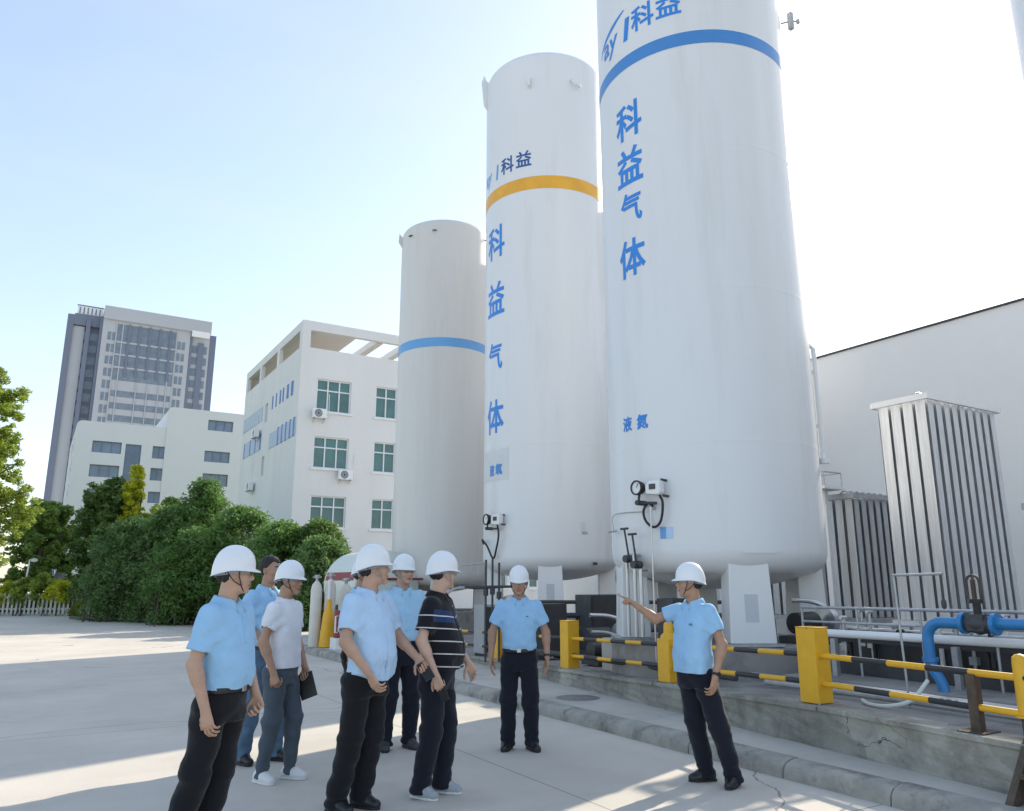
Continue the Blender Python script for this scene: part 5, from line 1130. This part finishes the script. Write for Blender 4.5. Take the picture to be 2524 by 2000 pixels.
        for q, (e, dz) in enumerate(((.001, -.020), (.005, -.027), (.006, -.030))):
            for k in range(nu):
                t = 2 * math.pi * k / nu; f = max(0, math.sin(t)) ** 4; pe = f * (.0, .026, .029)[q]; bk = max(0, -math.sin(t)) ** 1.3
                vs.append(hh(((.104 + e) * math.cos(t), oy + (.127 + e + pe) * math.sin(t) - bk * .004, cz + dz + f * (.006 - .006 * q) - bk * .038)))
        nr = nv + 1 + 3; mb.add(vs, [(j * nu + k, j * nu + (k + 1) % nu, (j + 1) * nu + (k + 1) % nu, (j + 1) * nu + k) for j in range(nr - 1) for k in range(nu)], 0, True)
        ho = mb.build('hard_hat', 'helmet', root, sharp=70); so = ho.modifiers.new('shell', 'SOLIDIFY'); so.thickness = .003; so.offset = -1
        mb = MB(); vs = []
        for z, e in ((.030, -.002), (-.004, -.004)):
            for k in range(nu): t = 2 * math.pi * k / nu; vs.append(hh(((.090 + e) * math.cos(t), oy - .006 + (.112 + e) * math.sin(t) - (.0 if math.sin(t) > 0 else .0), z - max(0, -math.sin(t)) * .018)))
        mb.add(vs, [(k, (k + 1) % nu, nu + (k + 1) % nu, nu + k) for k in range(nu)], 0, True); hb = mb.build('head_band', 'strap', ho); hb.parent = ho; hb.modifiers.new('t', 'SOLIDIFY').thickness = .002
        mb = MB()
        for sg in (-1, 1): mb.tube([hh((.094 * sg, .03, .02)), hw((.080 * sg, .030, -.02)), hw((.060 * sg, .052, -.085)), hw((.0, .072, -.124))], .0032, 6)
        for sg in (-1, 1): mb.tube([hh((.094 * sg, -.045, .012)), hw((.083 * sg, .0, -.045)), hw((.066 * sg, .042, -.07))], .003, 6)
        c_ = mb.build('chin_strap', 'bstrap' if seed % 2 else 'strap', ho)
    if glasses:
        mb = MB()
        for sg in (-1, 1):
            mb.tube([hw((.034 * sg + .023 * math.cos(a), .1005 - .006 * abs(math.cos(a)) * (1 if math.cos(a) * sg > 0 else 0), .008 + .017 * math.sin(a))) for a in [2 * math.pi * k / 16 for k in range(17)]], .0018, 5)
            mb.tube([hw((.058 * sg, .094, .014)), hw((.080 * sg, .05, .014)), hw((.085 * sg, -.012, .012))], .0018, 5)
        mb.tube([hw((-.011, .1, .012)), hw((.011, .1, .012))], .0018, 5); mb.build('glasses', 'black', root)
    # --- shirt
    tz = [(.80, .172, .120, .004 + belly * .5), (.90, .172, .120, .006 + belly * .8), (.955, .166, .116, .006 + belly), (1.0, .170, .122 + belly * .4, .008 + belly), (1.10, .168, .122 + belly * .5, .010 + belly * .9), (1.20, .174, .122 + belly * .2, .008 + belly * .4),
          (1.30, .180, .120, .0), (1.36, .172, .112, -.006), (1.405, .148, .098, -.012), (1.435, .118, .086, -.016), (1.46, .088, .076, -.018), (1.485, .070, .068, -.018)]
    if not tucked: tz[0] = (.80, .184, .132, .004 + belly * .5); tz[1] = (.90, .182, .132, .006 + belly * .7); tz[2] = (.955, .180, .130, .007 + belly * .9); tz[3] = (1.0, .178, .128 + belly * .4, .008 + belly)
    tz = [(z, a * wide * (1 - slim), b * (1 - slim), c) for z, a, b, c in tz]
    lo2 = np.minimum(np.array(SH + EL).min(0) - .14, (-.28, -.22, hem - .08)); hi2 = np.maximum(np.array(SH + EL).max(0) + .14, (.28, .34, 1.52)); lo2[2] = hem - .08; hi2[2] = 1.54
    C = Field(lo2, hi2, .0075); C.loft(tz, hem - .10, 1.472, 0)
    for i in (0, 1):
        d = norm(EL[i] - SH[i]); L = np.linalg.norm(EL[i] - SH[i]); cp = SH[i] + d * L * sleeve
        C.cone(SH[i] - d * .004, SH[i] + d * L * (sleeve + .15), .066 * (1 - slim * .5), .073 * (1 - slim * .5), .05, cut=(cp, d))
        C.cone(cp - d * .012, cp + d * .1, .052, .052, .004, op='s')
    C.cone((0, -.02, 1.46), hw((0, -.02, -.06)), .064, .060, .006, op='s')
    if collar: C.cone((0, .06, 1.485), (0, .125, 1.385), .034, .010, .006, op='s')
    sl, X, Y, Z = C.sub(lo2, hi2); wv = 0
    for q in range(9):
        kx, ky, kz = rg.uniform(-24, 24), rg.uniform(-24, 24), rg.uniform(6, 26); wv = wv + (np.abs(np.sin(kx * X + ky * Y + kz * Z + rg.uniform(0, 6) + .6 * np.sin(13 * X + 11 * Z + q))) ** .8 - .6) / 6
    fold = np.clip((1.25 - Z) / .25, .3, 1) * .016 + .0035 * np.sin(70 * Z + 9 * np.sin(9 * X) + 5 * Y) * np.clip((hem + .16 - Z) / .14, 0, 1) * (1 if tucked else .3)
    ax_ = np.abs(X); drape = .005 * np.sin(X * 42 + Y * 33 + 3 * Z + seed) * np.clip((1.15 - Z) / .2, 0, 1)
    pit = .006 * np.sin(60 * (Z * .8 + ax_ * .7)) * np.exp(-((Z - 1.26) / .07) ** 2) * np.clip((ax_ - .08) / .08, 0, 1)
    C.F += (wv * fold + drape + pit).astype(np.float32)
    hz = hem + hemcurve * (X / .18) ** 2 * (Z < 1.2) - tail * np.clip(-Y / .1, 0, 1) if (hemcurve or tail) else hem
    C.F = np.maximum(C.F, np.where(ax_ < .235, hz - Z, -1).astype(np.float32))
    so_ = fmesh('shirt', C.mesh(1), shirt, root)
    if collar:
        mb = MB(); n = 26; vs = []
        for k in range(n + 1):
            t = R(-163 + 326 * k / n); f = abs(k - n / 2) / (n / 2); st, ct = math.sin(t), math.cos(t)
            for r_, z in ((.070, 1.462), (.069, 1.500 - .034 * f ** 2), (.076 + .004 * f, 1.498 - .034 * f ** 2), (.100 + .020 * f ** 3, 1.452 - .010 * f - .050 * f ** 6)): vs.append((r_ * st * 1.04, -.020 - r_ * ct * 1.0, z))
        mb.add(vs, [(4 * k + j, 4 * k + 4 + j, 4 * k + 5 + j, 4 * k + 1 + j) for k in range(n) for j in range(3)], 0, True)
        co = mb.build('collar', shirt if shirt != 'stripes' else 'black_t', so_, origin=(0, 0, 0)); co.modifiers.new('t', 'SOLIDIFY').thickness = .006
        zz = np.linspace(1.385, 1.22 if tucked else hem + .03, 12); tza = np.array(tz); fy = np.interp(zz, tza[:, 0], tza[:, 2]) + np.interp(zz, tza[:, 0], tza[:, 3])
        mb = MB(); L_ = [(x, y + .0035, z) for z, y in zip(zz, fy) for x in (-.015, .015)]; mb.add(L_, [(2 * i, 2 * i + 1, 2 * i + 3, 2 * i + 2) for i in range(11)])
        pk = mb.build('placket', shirt if shirt != 'stripes' else 'black_t', so_, origin=(0, 0, 0)); pk.modifiers.new('t', 'SOLIDIFY').thickness = .005
        mb = MB()
        for z in np.arange(1.375, zz[-1], -.075 if tucked else -.09):
            y = float(np.interp(z, zz[::-1], fy[::-1])); mb.tube([(0, y + .003, z), (0, y + .0068, z)], .0042, 8)
        if mb.v: mb.build('buttons', 'pale', so_, origin=(0, 0, 0))
    else:
        mb = MB(); mb.tube([(.071 * math.sin(t), -.02 + .070 * math.cos(t), 1.478 - .030 * max(0, math.cos(t)) ** 1) for t in [2 * math.pi * k / 28 for k in range(29)]], .008, 6); mb.build('neckband', shirt, so_, origin=(0, 0, 0))
    # --- trousers
    FT = np.array([l[:2] for l in legs]); lo3 = np.array((min(-.26, FT[:, 0].min() - .12), min(-.22, FT[:, 1].min() - .16), .0)); hi3 = np.array((max(.26, FT[:, 0].max() + .12), max(.24 + belly, FT[:, 1].max() + .14), 1.02))
    T_ = Field(lo3, hi3, .0085); top = hem + .012 if tucked else .96
    pz = [(.75, .155, .115, -.006), (.86, .170, .124, -.008), (.93, .162, .114, .0 + belly * .6), (top, .155, .108, .004 + belly * .9)]
    T_.loft([(z, a * wide * (1 - slim), b * (1 - slim), c) for z, a, b, c in pz], .765, top, 0, 2.3)
    k_ = 1 - slim
    for i in (0, 1):
        fx, fy, fyaw = legs[i]; sg = 1 if i == 0 else -1; hip = np.array((.086 * sg * wide, -.006, .86)); kn = np.array((fx * .72 + .025 * sg, fy * .55 + .018, .48)); an = np.array((fx, fy - .035, .07))
        T_.cone(hip, kn, .096 * k_, .086 * k_, .030); T_.cone(kn, an, .086 * k_, cuff, .02); T_.cone(an, an - np.array((0, -.01, .03)), cuff, cuff * 1.06, .02)
        T_.cone(hip + np.array((0, -.035, -.01)), hip + np.array((0, -.02, -.14)), .085 * k_, .07 * k_, .04)
    sl, X, Y, Z = T_.sub(lo3, hi3); wv = 0
    for q in range(7): kx, ky, kz = rg.uniform(-30, 30), rg.uniform(-30, 30), rg.uniform(12, 45); wv = wv + np.sin(kx * X + ky * Y + kz * Z + rg.uniform(0, 6)) / 7
    ring = .006 * np.sin(85 * Z + 14 * X + 10 * Y) * (np.clip((.22 - Z) / .16, 0, 1) + .5 * np.exp(-((Z - .48) / .07) ** 2)) + .004 * np.sin(55 * Z + 40 * np.abs(X)) * np.exp(-((Z - .80) / .06) ** 2)
    T_.F += (wv * .013 + ring).astype(np.float32); T_.F = np.maximum(T_.F, np.maximum(Z - top, .035 - Z)).astype(np.float32)
    fmesh('trousers', T_.mesh(1), trous, root)
    if tucked:
        mb = MB(); n = 44; vs = []; a, b, c = .160 * wide * k_, .113 * k_, .004 + belly * .9
        for z, e in ((hem - .014, .004), (hem - .012, .008), (hem + .016, .008), (hem + .018, .003)):
            for k in range(n):
                t = 2 * math.pi * k / n; p = 2.3; q = (abs(math.cos(t)) ** p + abs(math.sin(t)) ** p) ** (-1 / p); vs.append(((a + e) * q * math.cos(t), c + (b + e) * q * math.sin(t), z))
        mb.add(vs, [(j * n + k, j * n + (k + 1) % n, (j + 1) * n + (k + 1) % n, (j + 1) * n + k) for j in range(3) for k in range(n)], 0, True); be = mb.build('belt', 'leather', root)
        mb = MB(); mb.box((-.02, c + b + .006, hem - .016), (.02, c + b + .013, hem + .020)); mb.build('buckle', 'steel', be, origin=(0, 0, 0), bevel=.003)
    # --- shoes
    for i in (0, 1):
        fx, fy, fyaw = legs[i]; c, q = math.cos(R(-fyaw)), math.sin(R(-fyaw)); f = lambda x, y, z: (fx + x * c - y * q, fy - .03 + x * q + y * c, z)
        Sh = Field((fx - .2, fy - .25, -.02), (fx + .2, fy + .25, .17), .0055)
        Sh.cone(f(0, -.045, .045), f(0, .05, .052), .040, .040, .02); Sh.cone(f(.006, .05, .045), f(.004, .125, .030), .043, .034, .03); Sh.cone(f(-.014, .06, .034), f(-.010, .118, .028), .034, .029, .02); Sh.cone(f(0, -.03, .05), f(0, -.015, .11), .042, .038, .02)
        sl, X, Y, Z = Sh.sub(Sh.lo, Sh.lo + 1); Sh.F = np.maximum(Sh.F, .014 - Z).astype(np.float32); sh = fmesh('shoe', Sh.mesh(1), shoe, root)
        out = [(-.036, -.075), (-.018, -.088), (.018, -.088), (.036, -.075), (.038, .0), (.046, .06), (.042, .115), (.026, .150), (.002, .163), (-.026, .145), (-.043, .10), (-.044, .05), (-.037, 0)]
        mb = MB(); mb.prism([f(x, y, 0)[:2] for x, y in out], .001, .021); sb = mb.build('sole', sole or 'black', sh, origin=(0, 0, 0), bevel=.006)
    for wside in (watch or ()):
        i = 0 if wside == 'r' else 1; d = norm(WR[i] - EL[i]); p0 = WR[i] - d * .022; mb = MB(); mb.tube([p0 - d * .011, p0 - d * .008, p0 + d * .008, p0 + d * .011], [.029, .034, .034, .029], 18)
        u_ = norm(np.array((1 if i == 0 else -1, 0, 0.)) - d * d[0]); mb.tube([p0 + u_ * .028, p0 + u_ * .041], .018, 14); mb.build('wristwatch', 'black', root)
    Mw = Matrix.Translation((gx, gy, 0)) @ Matrix.Rotation(R(-az), 4, 'Z') @ Matrix.Scale(s, 4)
    return root, [(Mw @ Vector(a), (Mw.to_3x3() @ Vector(b)).normalized(), (Mw.to_3x3() @ Vector(c)).normalized(), (Mw.to_3x3() @ Vector(d)).normalized()) for a, b, c, d in info]

def emblem(root, x, z, y, w_, h_, m):
    mb = MB(); n = 14; vs = [(x + w_ * math.cos(2 * math.pi * k / n), y, z + h_ * math.sin(2 * math.pi * k / n)) for k in range(n)]; mb.plate(vs, (0, .005, 0)); mb.build('chest_emblem', m, root, origin=(0, 0, 0))
def slab(name, label, cat, c, u, v, w_, m, edge=None):
    """a held flat thing: half extents along three directions"""
    c, u, v, w_ = Vector(c), Vector(u), Vector(v), Vector(w_); mb = MB()
    mb.plate([c - u - v - w_, c + u - v - w_, c + u + v - w_, c - u + v - w_], w_ * 2); return tag(mb.build(name, m, None, bevel=min(.004, w_.length * .6), origin=c), label, cat)

person('man in sky blue polo and black trousers nearest the camera, back half turned', (-1.77, 5.0), 104, 1.775, hy=-31, hp=-2, belly=.022, wide=1.02, armr=((.235, -.045, 1.11), (.225, .045, .865)), arml=((-.22, .0, 1.11), (-.17, .12, .90)),
       legs=((.095, -.17, 8), (-.09, -.10, -6)), glasses=True, hcurl=((20, 30, 20), (40, 50, 30)), sleeve=.74, seed=1, cuff=.075)
person('bare headed man in a light blue polo and blue jeans', (-2.33, 7.6), 118, 1.84, hy=-6, helmet=False, skin_m='skin_b', shirt='polo', belly=.03, wide=1.06, trous='jeans', shoe='leather', armr=((.27, -.03, 1.15), (.13, .20, 1.00)), arml=((-.27, .0, 1.14), (-.12, .21, .98)),
       legs=((.13, -.02, 12), (-.12, .12, -6)), sleeve=.66, seed=2)
_, hs = person('man in a white T-shirt and grey trousers with a white hard hat and white shoes', (-1.95, 6.9), 106, 1.735, hy=-4, hp=-4, skin_m='skin_b', shirt='tee', collar=False, tucked=False, hem=.90, slim=.07, trous='grey_t', shoe='whsh', sole='sole', cuff=.048, armr=((.235, -.05, 1.12), (.215, .05, .88)),
       arml=((-.225, -.02, 1.12), (-.20, .10, .88)), legs=((.09, -.05, 18), (-.10, .10, -4)), sleeve=.60, seed=3, hcurl=((45, 50, 30), (70, 60, 40)))
c, d, n_, t_ = hs[1]; slab('folder', 'black folder held low by the man in the white T-shirt', 'folder', c + n_ * .032 + d * .035 + Vector((.0, .0, -.02)), t_ * .075, d * .105, n_ * .006, 'leather')
_, hs = person('man in a long untucked pale blue shirt and black trousers, looking away to the right', (-1.07, 6.02), 117, 1.83, hy=-43, hp=3, belly=.035, wide=1.08, shirt='shirt', tucked=False, hem=.855, hemcurve=.05, armr=((.275, .01, 1.13), (.20, .165, .925)), arml=((-.275, .06, 1.13), (-.255, .255, .985)),
       legs=((.095, -.12, 10), (-.085, -.05, -4)), sleeve=.74, seed=4, cuff=.072, hcurl=((25, 30, 20), (55, 50, 30)), hn=((-1, .3, 0), (.6, 0, .8)))
c, d, n_, t_ = hs[1]; slab('phone', 'black phone in the hand of the man with the untucked shirt', 'phone', c + n_ * .028 + d * .015, t_ * .038, d * .075, n_ * .0045, 'phone')
person('man almost hidden behind the untucked-shirt man, only helmet and cheek showing', (-1.53, 8.1), 112, 1.80, hy=0, skin_m='skin_b', shirt='shirt2', belly=.02, seed=5, hres=.006)
person('man in a tucked light blue shirt half hidden behind the striped-shirt man', (-1.12, 8.15), 150, 1.83, hy=-12, skin_m='skin_a', shirt='shirt2', belly=.025, wide=1.04, hem=.98, seed=6, legs=((.13, .0, 14), (-.11, .03, -10)), shoe='dksh', trous='navy_t', glasses=True, hres=.006)
_, hs = person('man in a black polo with thin white stripes and grey sneakers, looking away', (-.585, 6.45), 102, 1.795, hy=-42, hp=-3, belly=.05, wide=1.09, shirt='stripes', tucked=False, hem=.905, trous='navy_t', shoe='grsh', sole='sole', armr=((.262, -.055, 1.13), (.245, .055, .885)), arml=((-.25, .03, 1.12), (-.22, .18, .93)),
       legs=((.09, -.06, 20), (-.09, .05, 4)), sleeve=.74, glasses=True, seed=8, cuff=.07, hcurl=((50, 45, 30), (30, 30, 20)), skin_m='skin_c')
c, d, n_, t_ = hs[0]; slab('phone', 'dark phone in the hand of the striped-shirt man', 'phone', c + n_ * .03 + d * .03, t_ * .035, d * .072, n_ * .0045, 'phone')
p8, _ = person('man in a sky blue polo standing front-on, arms hanging at his sides', (.07, 8.1), 181, 1.715, hy=2, hp=-8, skin_m='skin_b', belly=.015, wide=1.04, hem=.955, trous='navy_t', armr=((.275, -.02, 1.125), (.285, .055, .885)), arml=((-.275, -.02, 1.125), (-.285, .055, .885)),
       legs=((.115, .0, 16), (-.125, .02, -26)), sleeve=.70, seed=9, watch='l', cuff=.068)
emblem(p8, -.085, 1.29, .122, .012, .004, 'navy_t')
p9, _ = person('man in an untucked sky blue shirt pointing at the nearest tank with a raised arm', (1.53, 6.78), 236, 1.715, hy=40, hp=0, skin_m='skin_b', shirt='polo', tucked=False, hem=.885, belly=.02, trous='navy_t', armr=((.335, .12, 1.31), (.455, .25, 1.435)), arml=((-.255, -.06, 1.12), (-.245, .035, .87)),
       legs=((.06, -.10, 24), (-.19, -.15, -22)), sleeve=.62, seed=11, watch='l', cuff=.066, hcurl=((10, 15, 10), (25, 30, 20)), rpoint=True, hn=((0, .3, -1), (1, .1, 0)))
emblem(p9, -.085, 1.28, .124, .018, .010, 'polo2')
